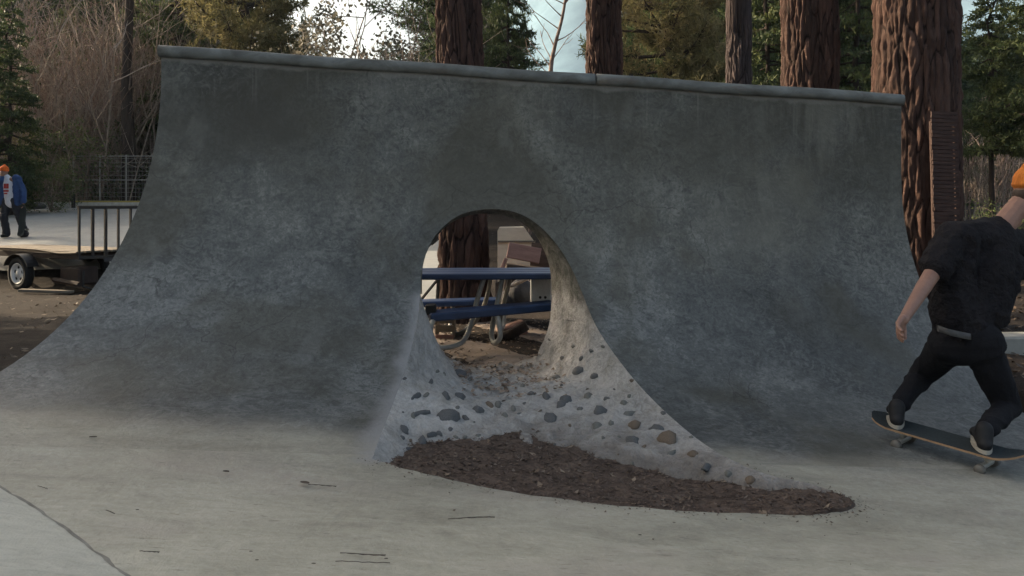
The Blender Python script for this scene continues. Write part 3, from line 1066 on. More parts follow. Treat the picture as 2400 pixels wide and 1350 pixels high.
# crumbs kicked out over the rim
cr_ = []
for k in range(650):
    e = pit_front[rs.randint(len(pit_front))] if rs.rand() < .6 else lipF(rs.randint(22 * PER, len(lip_px)))
    p = (e.x + rs.normal(0, .05), e.y - abs(rs.exponential(.028)) * (1 if rs.rand() < .8 else 3))
    if not in_poly(np.array([p]), poly_all)[0]:
        cr_.append((p[0], p[1], zfl(p[0], p[1]) + .004))
tag(flakes('soil_crumbs', cr_, (.005, .018), [(0.05, 0.036, 0.03), (0.10, 0.075, 0.058), (0.16, 0.12, 0.095)], .5, 16, 3), kind='stuff')

# ------------------------------------------------------------------ ground behind and around
def terrain(x, y):
    x = np.asarray(x, float); y = np.asarray(y, float)
    P = np.stack([x, y, np.zeros_like(x)], 1)
    z = .06 - .04 * smooth01(np.abs(x), 2.5, 6)
    z = z - .22 * smooth01(y, 8, 14) * smooth01(-x, 2.5, 6)
    plate = .475 + (y - 17) * .072
    k = smooth01(y, 15.6, 17.2)
    z = z * (1 - k) + np.minimum(plate, 1.30) * k
    z = z + fbm(P * .5, 3, 41) * .10 * smooth01(y, 5, 9) + fbm(P * 2.5, 3, 42) * .035
    # hollow under the slab and ramp
    inner = smooth01(x, -3.25, -2.95) * (1 - smooth01(x, 3.5, 3.8)) * (1 - smooth01(y, 6.35, 6.7))
    front = 1 - smooth01(y, 4.05, 4.6)
    h = np.maximum(inner, front)
    z = z * (1 - h) + (-.55) * h
    far = smooth01(np.hypot(x, y), 90, 400)
    return z * (1 - far) + 1.2 * far
def make_ground_mat():
    m, nt, b = base_mat('forest_floor')
    v = coord(nt)
    s = math_n(nt, 'ADD', math_n(nt, 'MULTIPLY', noise(nt, v, 0.8, 6, 0.65), 0.5), math_n(nt, 'MULTIPLY', noise(nt, v, 9, 8, 0.7), 0.5))
    col = ramp_node(nt, s, [(0.36, (0.016, 0.013, 0.011)), (0.5, (0.029, 0.023, 0.019)), (0.66, (0.056, 0.043, 0.033))])
    nt.links.new(col, b.inputs['Base Color'])
    b.inputs['Roughness'].default_value = 0.95
    b.inputs['Specular IOR Level'].default_value = 0.15
    bump(nt, b, noise(nt, v, 22, 7, 0.7), 0.8, 0.04)
    return m
M['ground'] = make_ground_mat()
def warp(n, lo, hi, c, p=3.0):
    t = np.linspace(-1, 1, n)
    w = np.sign(t) * np.abs(t) ** p
    return np.where(w < 0, c + (c - lo) * w, c + (hi - c) * w)
gx = np.unique(np.concatenate([warp(90, -2400, 2400, 0, 4.5), np.arange(-14, 9, .16), np.arange(-45, 45, 1.2)]))
gy = np.unique(np.concatenate([warp(70, -1200, 2400, 12, 4.5), np.arange(3.8, 18.2, .16), np.arange(-20, 70, 1.2)]))
XX, YY = np.meshgrid(gx, gy)
ZZ = terrain(XX.ravel(), YY.ravel())
ground = link('ground', np_mesh('ground', np.stack([XX.ravel(), YY.ravel(), ZZ], 1), grid_faces(len(gy), len(gx)), M['ground'], True))
tag(ground, kind='structure')
def tz(x, y):
    return float(terrain(np.array([x]), np.array([y]))[0])

# grey paved area behind the trailer
M['paving'] = make_floor_mat('paving', (0.22, 0.226, 0.215), (0.36, 0.367, 0.35), 0.3, 0.01)
pv = MB()
nx, ny = 60, 40
Vp = []
for j in range(ny + 1):
    for i in range(nx + 1):
        y = 16.3 + 12.2 * j / ny
        x = -24 + (23.2 - .10 * (y - 16)) * i / nx
        Vp.append((x, y, tz(x, y) + .05))
paving = link('pavement', np_mesh('pavement', Vp, grid_faces(ny + 1, nx + 1), M['paving'], True))
tag(paving, kind='structure')
Vp = []
for j in range(21):
    for i in range(13):
        y = 9.6 + 6.7 * j / 20
        x = -2.6 + (1.75 - .085 * (y - 9.6)) * i / 12
        k = 1 - min(1, (j / 3))
        Vp.append((x, y, .14 + (y - 9.6) * .05 - k * .04))
tag(link('concrete_path', np_mesh('concrete_path', Vp, grid_faces(21, 13), M['paving'], True)), kind='structure')

Vp = []
for j in range(25):
    for i in range(31):
        y = 6.62 + 3.6 * j / 24; x = -1.7 + 3.6 * i / 30
        e = min(i, 30 - i, 24 - j) / 4.0
        Vp.append((x, y, tz(x, y) + .03 * min(1, e) - .03 + .02 * math.sin(x * 5 + y * 3)))
M['tan_soil'] = simple('tan_soil', (0.36, 0.29, 0.235), (0.19, 0.15, 0.12), 6, 0.95, 0.7, 0.02)
tag(link('sandy_path', np_mesh('sandy_path', Vp, grid_faces(25, 31), M['tan_soil'], True)), kind='structure')
# hill far behind
M['hill'] = simple('hill_slope', (0.13, 0.23, 0.30), (0.06, 0.13, 0.19), 0.03, 0.95, 0.0)  # distance haze painted as blue in the slope colour
th = np.linspace(-1.0, 1.0, 160)
ths = np.degrees(np.arctan(th))
prof = lambda t: 620 * np.exp(-((t - .10) / .16) ** 2) + 640 * np.exp(-((t - .72) / .26) ** 2) + 330 + 40 * np.sin(t * 17)
Vh = []
nh = 24
for j in range(nh):
    k = j / (nh - 1)
    for t in th:
        D = 850 + 650 * k
        h = .5 * prof(t) * (k ** 1.1) * (1 if t > -.28 else max(.35, 1 + (t + .28) * 1.6))
        Vh.append((t * D, D, h + .3))
Vh = np.array(Vh)
Vh[:, 2] += fbm(Vh / 80.0, 4, 51) * 30 * np.repeat(np.linspace(0, 1, nh), len(th))
tag(link('hill', np_mesh('hill', Vh, grid_faces(nh, len(th)), M['hill'], True)), kind='structure')

# air: one closed box of thin haze round everything
HB = (-2500, -1300, -1.6, 2500, 2500, 560)
hb_ = MB(); hb_.box(((HB[0] + HB[3]) / 2, (HB[1] + HB[4]) / 2, (HB[2] + HB[5]) / 2), (HB[3] - HB[0], HB[4] - HB[1], HB[5] - HB[2]))
hm = bpy.data.materials.new('haze'); hm.use_nodes = True
hm.node_tree.nodes.clear()
ho = hm.node_tree.nodes.new('ShaderNodeOutputMaterial'); hv = hm.node_tree.nodes.new('ShaderNodeVolumePrincipled')
hv.inputs['Color'].default_value = (0.62, 0.84, 1.0, 1); hv.inputs['Density'].default_value = 0.00024; hv.inputs['Anisotropy'].default_value = 0.2
hm.node_tree.links.new(hv.outputs[0], ho.inputs['Volume'])
tag(hb_.build('haze', hm), kind='stuff')
# ------------------------------------------------------------------ trees
def make_bark(name, plate, plate2, furrow):
    m, nt, b = base_mat(name)
    v = coord(nt)
    A = N(nt, 'ShaderNodeAttribute', attribute_name='plate')
    I = N(nt, 'ShaderNodeAttribute', attribute_name='plateid')
    f = math_n(nt, 'ADD', math_n(nt, 'MULTIPLY', noise(nt, coord(nt, (1, 1, .2)), 22, 7, 0.7), 0.7), math_n(nt, 'MULTIPLY', I.outputs['Fac'], 0.3))
    col = ramp_node(nt, f, [(0.3, plate2), (0.65, plate)])
    fz = maprange(nt, A.outputs['Fac'], 0.0, 0.35)
    col = mixc(nt, fz, furrow, col)
    nt.links.new(col, b.inputs['Base Color'])
    b.inputs['Roughness'].default_value = 0.9
    b.inputs['Specular IOR Level'].default_value = 0.2
    bump(nt, b, math_n(nt, 'ADD', noise(nt, coord(nt, (1, 1, .16)), 55, 7, 0.75), math_n(nt, 'MULTIPLY', A.outputs['Fac'], .4)), 1.0, 0.025)
    return m
M['bark_red'] = make_bark('pine_bark', (0.112, 0.066, 0.052), (0.038, 0.025, 0.021), (0.015, 0.010, 0.008))
M['bark_purple'] = make_bark('grey_bark', (0.105, 0.082, 0.080), (0.055, 0.043, 0.042), (0.026, 0.02, 0.02))
M['bark_plain'] = simple('twig_bark', (0.34, 0.25, 0.205), (0.15, 0.108, 0.088), 12, 0.9, 0.4, 0.01)
M['bark_pale'] = simple('pale_twig_bark', (0.44, 0.365, 0.30), (0.24, 0.19, 0.155), 12, 0.9, 0.3, 0.01)
M['bark_dark'] = simple('dark_trunk_bark', (0.075, 0.055, 0.045), (0.03, 0.022, 0.02), 9, 0.95, 0.7, 0.03, stretch=(1, 1, .25))

def bark_trunk(r0, H, seed, lean=(0, 0), zdet=4.6, nth=240, freq=12.0, depth=.042):
    zs = np.concatenate([np.linspace(-.4, zdet, 260), np.linspace(zdet + .3, H, 24)])
    th_ = np.linspace(0, 2 * math.pi, nth, endpoint=False)
    T, Z = np.meshgrid(th_, zs)
    T = T.ravel(); Z = Z.ravel()
    rr = r0 * (1 - .45 * np.clip(Z / H, 0, 1)) * (1 + .30 * np.exp(-np.clip(Z + .1, 0, None) / .35))
    P = np.stack([np.cos(T) * r0 * freq, np.sin(T) * r0 * freq, Z * freq * .135], 1)
    w = np.stack([fbm(P * .6 + 3, 3, seed), fbm(P * .6 + 31, 3, seed + 5), fbm(P * .6 + 60, 2, seed + 9) * .4], 1) * .75
    f1, f2, ids = worley(P + w, seed)
    pl = np.clip((f2 - f1) / .26, 0, 1)
    det = np.clip((zdet + .5 - Z) / .5, .2, 1)
    fl = fbm(np.stack([np.cos(T) * r0 * 34, np.sin(T) * r0 * 34, Z * 7], 1) + w, 3, seed + 3)
    dsp = depth * .62 * (pl ** .8 - .6) * det + .036 * fl + .022 * (ids - .5) * pl
    rr = rr + dsp + .03 * fbm(np.stack([np.cos(T) * 1.5, np.sin(T) * 1.5, Z * .8], 1), 2, seed + 7)
    V = np.stack([np.cos(T) * rr + lean[0] * Z, np.sin(T) * rr + lean[1] * Z, Z], 1)
    me = np_mesh('trunk', V, grid_faces(len(zs), nth, True), M['bark_red'], True)
    vattr(me, 'plate', pl); vattr(me, 'plateid', ids)
    return me

def needle_mesh(name, H, base_h, rmax, nbr, seed, style, mats, droop=.25):
    """crown: limbs plus thousands of needle blades, limbs in slot 0 and needles in slot 1"""
    rs_ = np.random.RandomState(seed)
    V = []; F = []; MI = []; LV = []
    mb = MB()
    blades = []
    for i in range(nbr):
        t = (i + rs_.rand()) / nbr
        z = base_h + (H - base_h) * t
        if style == 'fir':
            L = rmax * (1 - t) ** .8 * rs_.uniform(.7, 1.12) + .15
        else:
            L = rmax * (math.sin(math.pi * min(.98, t * .85 + .15)) ** .6) * rs_.uniform(.55, 1.15)
        az = rs_.uniform(0, 2 * math.pi)
        d = np.array([math.cos(az), math.sin(az), 0])
        rise = rs_.uniform(-.25, .15) if style == 'fir' else rs_.uniform(-.15, .4)
        p0 = np.array([0, 0, z])
        npt = 5
        pts = []
        for k in range(npt + 1):
            s = k / npt
            pts.append(p0 + d * L * s + np.array([0, 0, L * (rise * s - droop * s * s + (.18 * s ** 3 if style == 'fir' else .28 * s ** 2))]) + rs_.uniform(-.03, .03, 3) * L * s)
        mb.tube(pts, [max(.006, .022 * L * (1 - .85 * k / npt)) for k in range(npt + 1)], 4, False)
        side = np.array([-d[1], d[0], 0])
        ntw = int(6 + L * (8 if style == 'fir' else 7))
        for w in range(ntw):
            s = .18 + .82 * (w + rs_.rand()) / ntw
            k = min(npt - 1, int(s * npt)); fr = s * npt - k
            q0 = pts[k] * (1 - fr) + pts[k + 1] * fr
            sg = 1 if w % 2 else -1
            tl = L * (.34 * (1.15 - s) + .06) * rs_.uniform(.6, 1.3) + .08
            td = d * rs_.uniform(.35, .9) + side * sg * rs_.uniform(.5, 1) + np.array([0, 0, rs_.uniform(-.35, .25)])
            if style == 'pine':
                td = td + np.array([0, 0, rs_.uniform(0, .7)])
            td /= np.linalg.norm(td)
            q1 = q0 + td * tl
            if tl > .35:
                mb.tube([q0, q1], [.008, .004], 3, False)
            if style == 'fir':
                nb = max(3, int(tl / .055))
                for e in range(nb):
                    c = q0 + td * tl * (e + rs_.rand()) / nb
                    blades.append((c, td, .11 + .13 * rs_.rand(), .045 + .035 * rs_.rand(), 0))
            else:
                for e in range(3):
                    c = q0 + td * tl * (.4 + .3 * e)
                    for g in range(7):
                        blades.append((c, td, .17 + .15 * rs_.rand(), .028 + .02 * rs_.rand(), 1))
    nb = len(blades)
    c = np.array([b[0] for b in blades]); td = np.array([b[1] for b in blades])
    ln = np.array([b[2] for b in blades]); wd = np.array([b[3] for b in blades]); kd = np.array([b[4] for b in blades])
    rnd = rs_.normal(0, 1, (nb, 3))
    rnd /= np.linalg.norm(rnd, axis=1)[:, None]
    dv = td * np.where(kd == 0, .55, .35)[:, None] + rnd * np.where(kd == 0, .75, .8)[:, None]
    dv /= np.linalg.norm(dv, axis=1)[:, None]
    sv = np.cross(dv, rs_.normal(0, 1, (nb, 3)))
    sv /= np.linalg.norm(sv, axis=1)[:, None] + 1e-9
    a = c - sv * wd[:, None] * .5; b2 = c + sv * wd[:, None] * .5
    e1 = c + dv * ln[:, None] + sv * wd[:, None] * .25; e2 = c + dv * ln[:, None] - sv * wd[:, None] * .25
    BV = np.stack([a, b2, e1, e2], 1).reshape(-1, 3)
    o = len(mb.v)
    i = np.arange(nb) * 4 + o
    BF = np.stack([i, i + 1, i + 2, i + 3], 1)
    VV = np.concatenate([np.array(mb.v), BV]); FF_ = np.concatenate([np.array(mb.f), BF])
    me = np_mesh(name, VV, FF_, mats, False, np.concatenate([np.zeros(len(mb.f)), np.ones(nb)]))
    clump = (fbm(c * 1.4, 3, seed) * .9 + .5)
    lv = np.clip(clump + rs_.uniform(-.25, .25, nb), 0, 1)
    vattr(me, 'leafvar', np.concatenate([np.full(o, .5), np.repeat(lv, 4)]))
    return me

def leafy_mesh(name, H, base_h, rmax, seed, mats, nleaf=7, lsize=.085, ncl=520):
    """broadleaf or scrub crown: branching twigs carrying leaf clusters"""
    rs_ = np.random.RandomState(seed)
    mb = MB()
    ends = []
    def grow(p, d, L, r, lev):
        q = p
        pts = [p]
        for k in range(3):
            d = d + rs_.normal(0, .16, 3); d /= np.linalg.norm(d)
            q = q + d * L / 3
            pts.append(q)
        mb.tube(pts, [r, r * .85, r * .72, r * .6], 4 if lev > 1 else 6, False)
        if lev >= 4 or L < .22:
            ends.append((q, d)); ends.append((pts[2], d)); return
        for k in range(rs_.randint(2, 4) + (lev == 0)):
            a = d * rs_.uniform(.5, 1) + rs_.normal(0, .62, 3) + np.array([0, 0, .15])
            a /= np.linalg.norm(a)
            grow(pts[rs_.randint(1, 4)], a, L * rs_.uniform(.55, .82), r * .55, lev + 1)
    for s in range(3):
        d = np.array([rs_.uniform(-.35, .35), rs_.uniform(-.35, .35), 1.0]); d /= np.linalg.norm(d)
        grow(np.array([0, 0, base_h]), d, (H - base_h) * rs_.uniform(.30, .42), .05, 0)
    E = np.array([e[0] for e in ends]); 
    nl = nleaf * len(E)
    c = np.repeat(E, nleaf, 0) + rs_.normal(0, .16, (nl, 3))
    dv = rs_.normal(0, 1, (nl, 3)); dv[:, 2] -= .3; dv /= np.linalg.norm(dv, axis=1)[:, None]
    sv = np.cross(dv, rs_.normal(0, 1, (nl, 3))); sv /= np.linalg.norm(sv, axis=1)[:, None]
    ls = rs_.uniform(.6, 1.3, nl)[:, None] * lsize
    BV = np.stack([c, c + dv * ls * .5 + sv * ls * .32, c + dv * ls, c + dv * ls * .5 - sv * ls * .32], 1).reshape(-1, 3)
    o = len(mb.v); i = np.arange(nl) * 4 + o
    VV = np.concatenate([np.array(mb.v), BV]); FF_ = np.concatenate([np.array(mb.f), np.stack([i, i + 1, i + 2, i + 3], 1)])
    me = np_mesh(name, VV, FF_, mats, False, np.concatenate([np.zeros(len(mb.f)), np.ones(nl)]))
    lv = np.clip(fbm(c * 1.2, 3, seed) * .9 + .5 + rs_.uniform(-.3, .3, nl), 0, 1)
    vattr(me, 'leafvar', np.concatenate([np.full(o, .5), np.repeat(lv, 4)]))
    return me

def thicket_mesh(name, H, seed, nst, spread, mat, pale):
    rs_ = np.random.RandomState(seed)
    mb = MB()
    def stem(p, d, L, r, lev, mi):
        pts = [p]; q = p
        n = 5
        for k in range(n):
            d = d + rs_.normal(0, .10, 3) + np.array([0, 0, .03]); d /= np.linalg.norm(d)
            q = q + d * L / n
            pts.append(q)
        mb.tube(pts, [r * (1 - .75 * k / n) for k in range(n + 1)], 3, False, mi)
        if lev < 2:
            for k in range(rs_.randint(4, 8) if lev == 0 else rs_.randint(1, 4)):
                a = d * .8 + rs_.normal(0, .42, 3); a /= np.linalg.norm(a)
                stem(pts[rs_.randint(1, n + 1)], a, L * rs_.uniform(.22, .5), r * .5, lev + 1, mi)
    for s in range(nst):
        p = np.array([rs_.normal(0, spread), rs_.normal(0, spread * .7), -.1])
        d = np.array([rs_.normal(0, .17), rs_.normal(0, .17), 1.0]); d /= np.linalg.norm(d)
        stem(p, d, H * rs_.uniform(.55, 1.05), rs_.uniform(.016, .040), 0, int(rs_.rand() < pale))
    me = mb.mesh(name, [M['bark_plain'], M['bark_pale']])
    return me

G_DARK = [(0.0285, 0.0455, 0.0209), (0.0628, 0.0911, 0.0383), (0.1085, 0.1321, 0.0488), (0.1573, 0.1776, 0.0627)]
G_MID = [(0.0362, 0.0646, 0.0282), (0.0806, 0.1169, 0.0444), (0.1331, 0.1654, 0.0605), (0.1855, 0.2117, 0.0766)]
G_GOLD_LIT = [(0.075, 0.076, 0.037), (0.165, 0.155, 0.068), (0.26, 0.225, 0.105), (0.38, 0.31, 0.165)]  # golden sunlight is put into the foliage colour here
G_OAK = [(0.0413, 0.0447, 0.0344), (0.0826, 0.0826, 0.0584), (0.1462, 0.1341, 0.0997), (0.2578, 0.2407, 0.1891)]
M['needle_dark'] = foliage_mat('fir_needles', G_DARK, .25)
M['needle_mid'] = foliage_mat('pine_needles', G_MID, .3)
M['needle_gold_lit'] = foliage_mat('golden_lit_needles', G_GOLD_LIT, .4)
M['leaf_oak'] = foliage_mat('grey_leaves', G_OAK, .3)
M['leaf_shrub'] = foliage_mat('shrub_leaves', G_MID, .35)

fir_a = needle_mesh('crown', 12, .6, 3.1, 130, 1, 'fir', [M['bark_dark'], M['needle_dark']], .28)
fir_b = needle_mesh('crown', 12, .9, 2.9, 120, 2, 'fir', [M['bark_dark'], M['needle_dark']], .22)
fir_c = needle_mesh('crown', 12, 3.2, 3.0, 110, 7, 'fir', [M['bark_dark'], M['needle_dark']], .25)
pine_a = needle_mesh('crown', 12, 1.6, 3.2, 110, 3, 'pine', [M['bark_dark'], M['needle_mid']], .12)
pine_b = needle_mesh('crown', 12, 1.2, 3.4, 110, 4, 'pine', [M['bark_dark'], M['needle_gold_lit']], .12)
oak_a = leafy_mesh('crown', 9, 1.6, 3, 5, [M['bark_plain'], M['leaf_oak']], 10, .13)
oak_b = leafy_mesh('crown', 9, 1.2, 3, 8, [M['bark_plain'], M['leaf_oak']], 10, .13)
shrub_a = leafy_mesh('foliage', 3.2, .1, 1.4, 6, [M['bark_plain'], M['leaf_shrub']], 9, .075)
shrub_b = leafy_mesh('foliage', 3.2, .1, 1.4, 9, [M['bark_plain'], M['leaf_shrub']], 9, .075)
thick = [thicket_mesh('stems', 6.0, 11, 46, .75, None, .4), thicket_mesh('stems', 6.0, 12, 50, .85, None, .5), thicket_mesh('stems', 5.0, 13, 40, .8, None, .6)]

def plain_trunk(H, r):
    mb = MB()
    rs_ = np.random.RandomState(int(H * 10 + r * 100))
    pts = [(rs_.normal(0, .015 * k), rs_.normal(0, .015 * k), -.3 + (H + .3) * k / 12) for k in range(13)]
    mb.tube(pts, [r * (1 + .35 * math.exp(-k)) * (1 - .85 * k / 12) for k in range(13)], 12)
    return mb.mesh('trunk', M['bark_dark'], True)
TR = {'fir': plain_trunk(12, .17), 'oak': plain_trunk(5, .13)}

def tree(name, px, Y, crown, trunk, scale, label, cat='tree', group='trees behind the ramp', rz=None, dz=0.0, mat=None, sxy=1.0):
    x = (px - 1200) / FPX * Y
    t = thing(name, label, cat, (x, Y, tz(x, Y) + dz), R.uniform(0, 6.28) if rz is None else rz, group)
    t.scale = (scale * sxy, scale * sxy, scale)
    if trunk is not None:
        link('trunk', trunk, t)
    c = link('crown' if trunk is not None else 'foliage', crown, t)
    if mat is not None:
        c.material_slots[1].link = 'OBJECT'
        c.material_slots[1].material = mat
    return t

# the big pines right behind the ramp
def big_pine(px_l, px_r, Y, py_mid, seed, label, lean=(0, 0), H=17, bark='bark_red', pz=None):
    r = (px_r - px_l) / 2 / FPX * Y * .97
    x = ((px_l + px_r) / 2 - 1200) / FPX * Y
    z = CAMZ - (py_mid - 480) / FPX * Y
    zb = tz(x, Y)
    t = thing('pine_tree', label, 'tree', (x - lean[0] * (z - zb), Y, zb), 0, 'big pines behind the ramp')
    me = bark_trunk(r * .93, H, seed, lean)
    me.materials[0] = M[bark]
    link('trunk', me, t)
    c = link('crown', pine_a if seed % 2 else fir_b, t, (lean[0] * 8, 0, 8.2), (0, 0, seed * 1.3))
    c.scale = (1.15, 1.15, .95)
    return t
big_pine(1012, 1139, 9.6, 80, 61, 'thick reddish pine trunk seen above the coping and again through the hole', (-.022, 0))
big_pine(1366, 1463, 12.0, 90, 62, 'red-brown pine trunk right of the pale hillside gap', (-.004, 0))
big_pine(1697, 1766, 15.0, 100, 63, 'narrowest greyish purple pine trunk behind the ramp', (0, 0), bark='bark_purple')
big_pine(1822, 1970, 9.8, 100, 64, 'broad furrowed pine trunk between the purple trunk and the ramp corner', (0, 0))
big_pine(2036, 2256, 9.0, 100, 65, 'widest pine trunk rising beside the right end of the ramp', (.004, 0))

# conifers, oaks and bushes farther back
SPEC = [
    ('fir_tree', 25, 25, fir_a, 'fir', .62, 'dark young fir at the far left above the child'),
    ('fir_tree', 215, 36, fir_b, 'fir', 1.2, 'dark fir behind the bare thicket'),
    ('fir_tree', 420, 33, fir_a, 'fir', 1.30, 'dark fir just right of the ramp\'s left corner'),
    ('pine_tree', 575, 29, pine_b, 'fir', 1.00, 'sunlit golden green pine above the left part of the coping'),
    ('fir_tree', 655, 40, fir_b, 'fir', .92, 'dark fir bordering the open sky on its left'),
    ('fir_tree', 762, 41, fir_b, 'fir', .74, 'small far fir in the middle of the open sky gap'),
    ('fir_tree', 712, 43, fir_a, 'fir', .86, 'slim far fir at the left of the open sky gap'),
    ('oak_tree', 868, 25, oak_a, 'oak', 1.05, 'grey-leaved tree with sky showing through its twigs'),
    ('oak_tree', 965, 29, oak_b, 'oak', 1.15, 'grey twiggy tree touching the thick pine trunk'),
    ('fir_tree', 1192, 27, fir_a, 'fir', .98, 'green fir between the thick pine trunk and the hillside gap'),
    ('pine_tree', 1560, 26, pine_b, 'fir', .95, 'sunlit golden pine between the second and third trunks'),
    ('pine_tree', 1660, 33, pine_a, 'fir', 1.2, 'green pine behind the purple trunk'),
    ('fir_tree', 1800, 30, fir_b, 'fir', 1.1, 'dark fir between the purple trunk and the broad trunk'),
    ('fir_tree', 2005, 24, fir_a, 'fir', .95, 'dark fir between the two broadest trunks'),
    ('fir_tree', 2325, 22, fir_c, 'fir', .62, 'dark green fir right of the widest trunk'),
    ('fir_tree', 2440, 20, fir_c, 'fir', .68, 'dark fir cut by the right edge of the photo'),
    ('fir_tree', 1425, 45, fir_a, 'fir', .80, 'small far fir behind the second big trunk'),
    ('fir_tree', 1115, 30, fir_b, 'fir', 1.1, 'dark fir behind the thick pine trunk'),
]
for nm, px, Y, cr, tr, sc, lb in SPEC:
    tree(nm, px, Y, cr, TR[tr], sc, lb, sxy=.42 if px in (1192, 1425, 712, 762) else .75 if tr == 'fir' else 1.0)
# second row fills the view between the trunks
for i, (px, Y, cr, sc, lb) in enumerate([
        (-60, 40, fir_b, 1.5, 'tall far fir beyond the left edge of the photo'), (110, 46, pine_a, 1.45, 'far green pine high above the child'), (330, 48, fir_a, 1.6, 'far tall fir behind the right half of the thicket'),
        (500, 46, pine_a, 1.35, 'far green pine between the dark fir and the golden pine'), (1060, 44, pine_a, 1.3, 'far pine hidden mostly by the thick trunk'),
        (1545, 46, pine_a, 1.3, 'far pine showing above the golden pine'), (1740, 48, fir_b, 1.6, 'far fir just behind the purple trunk'), (1900, 44, fir_a, 1.6, 'far fir behind the broad furrowed trunk'),
        (2090, 46, pine_a, 1.6, 'far pine behind the widest trunk'), (2230, 40, fir_b, .85, 'far low fir at the foot of the pale hill on the right')]):
    tree('fir_tree' if cr in (fir_a, fir_b) else 'pine_tree', px, Y, cr, TR['fir'], sc, lb)
# bushes behind the coping and at the right
for px, Y, cr, sc, lb, mt in [
        (725, 20, shrub_a, 1.15, 'leafy green bush under the open sky gap', None), (800, 21, shrub_b, 1.2, 'leafy bush left of the grey-leaved tree', None),
        (1500, 17, shrub_b, .95, 'yellow sunlit bush right of the second trunk', M['needle_gold_lit']), (1610, 18, shrub_a, 1.0, 'yellow sunlit bush left of the purple trunk', M['needle_gold_lit']),
        (1240, 19, shrub_b, .85, 'low green bush at the foot of the bare sapling', None), (2350, 15, shrub_a, .55, 'low bush behind the skater', None),
        (2290, 26, shrub_b, .5, 'small bush on the leafy bank beside the widest trunk', M['leaf_oak']), (120, 26, shrub_a, .7, 'green bush at the back edge of the pavement', None), (60, 28, shrub_b, 1.1, 'sunlit yellow-leaved bush in the left thicket', M['needle_gold_lit']),
        (200, 29, shrub_a, 1.2, 'olive bush tangled in the bare stems', None)]:
    tree('bush', px, Y, cr, None, sc, lb, 'bush', 'bushes behind the ramp', mat=mt)
# bare thicket on the left: shrub by shrub
tl = ['leftmost', 'second', 'third', 'fourth', 'fifth', 'sixth', 'seventh', 'eighth', 'ninth', 'tenth', 'eleventh', 'twelfth', 'thirteenth', 'fourteenth']
for i, px in enumerate([-20, 45, 85, 125, 160, 195, 225, 255, 285, 310, 335, 360, 385, 410]):
    Y = 29.9 + R.uniform(0, 4.5)
    x = (px - 1200) / FPX * Y
    t = thing('bare_shrub', tl[i] + ' bare brown shrub from the left in the tall leafless thicket', 'shrub', (x, Y, tz(x, Y)), R.uniform(0, 6.28), 'bare shrubs in the left thicket')
    s = R.uniform(.95, 1.5)
    t.scale = (s, s, s)
    link('stems', thick[i % 3], t)
for i, (px, Y, s, lb) in enumerate([(835, 22, .75, 'bare shrub left of the grey-leaved tree'), (960, 20, .7, 'bare shrub left of the thick pine trunk'), (2300, 24, .55, 'bare shrub on the leafy bank right of the widest trunk'), (2370, 26, .5, 'bare shrub behind the skater\'s head')]):
    x = (px - 1200) / FPX * Y
    t = thing('bare_shrub', lb, 'shrub', (x, Y, tz(x, Y)), R.uniform(0, 6.28), 'bare shrubs behind the ramp')
    t.scale = (s, s, s)
    link('stems', thick[i % 3], t)
# trunk standing in the thicket, pale stems
def stem_tree(name, pts, radii, label, group=None, mat='bark_dark', twigs=0, seed=1, cat='tree'):
    b = Vector(pts[0])
    t = thing(name, label, cat, b, 0, group)
    mb = MB()
    P = catmull([tuple(Vector(p) - b) for p in pts], 5)
    rr = np.interp(np.linspace(0, 1, len(P)), np.linspace(0, 1, len(radii)), radii)
    mb.tube(P, list(rr), 8)
    mb.build('trunk', M[mat], t, True)
    rs_ = np.random.RandomState(seed)
    if twigs:
        br = MB()
        for k in range(twigs):
            i = rs_.randint(len(P) // 5, len(P) - 1)
            p = np.array(P[i]); sg = rs_.choice([-1, 1])
            d = np.array([sg * rs_.uniform(.4, 1), rs_.normal(0, .3), rs_.uniform(.35, 1.1)]); d /= np.linalg.norm(d)
            L = rs_.uniform(.35, 1.1); q = p; pp = [p]
            for j in range(5):
                d = d + rs_.normal(0, .12, 3) + np.array([0, 0, .06]); d /= np.linalg.norm(d); q = q + d * L / 5; pp.append(q)
                if j in (2, 3):
                    e = d + rs_.normal(0, .5, 3); e /= np.linalg.norm(e)
                    br.tube([q, q + e * L * .2, q + e * L * .36 + np.array([0, 0, .04])], [.006, .005, .003], 3, False)
            br.tube(pp, [rr[i] * .5, .009, .008, .007, .005, .003], 4, False)
        br.build('branches', M[mat], t)
    return t
Yt = 16.0
stem_tree('sapling', [at(1285, 330, Yt) + Vector((0, 0, -.6)), at(1290, 180, Yt), at(1300, 110, Yt), at(1318, 40, Yt), at(1330, -40, Yt), at(1338, -140, Yt)], [.05, .045, .036, .03, .024, .015],
          'slim bare sapling in front of the pale hillside', None, 'bark_plain', 26, 3)
x = (265 - 1200) / FPX * 28.3
stem_tree('dead_trunk', [(x, 29.4, tz(x, 29.4) - .2), (x + .05, 29.4, 3.0), (x - .1, 29.5, 6), (x + .1, 29.5, 10.5)], [.32, .26, .20, .12], 'dark leafless trunk behind the wire fence', None, 'bark_dark', 0, 5)
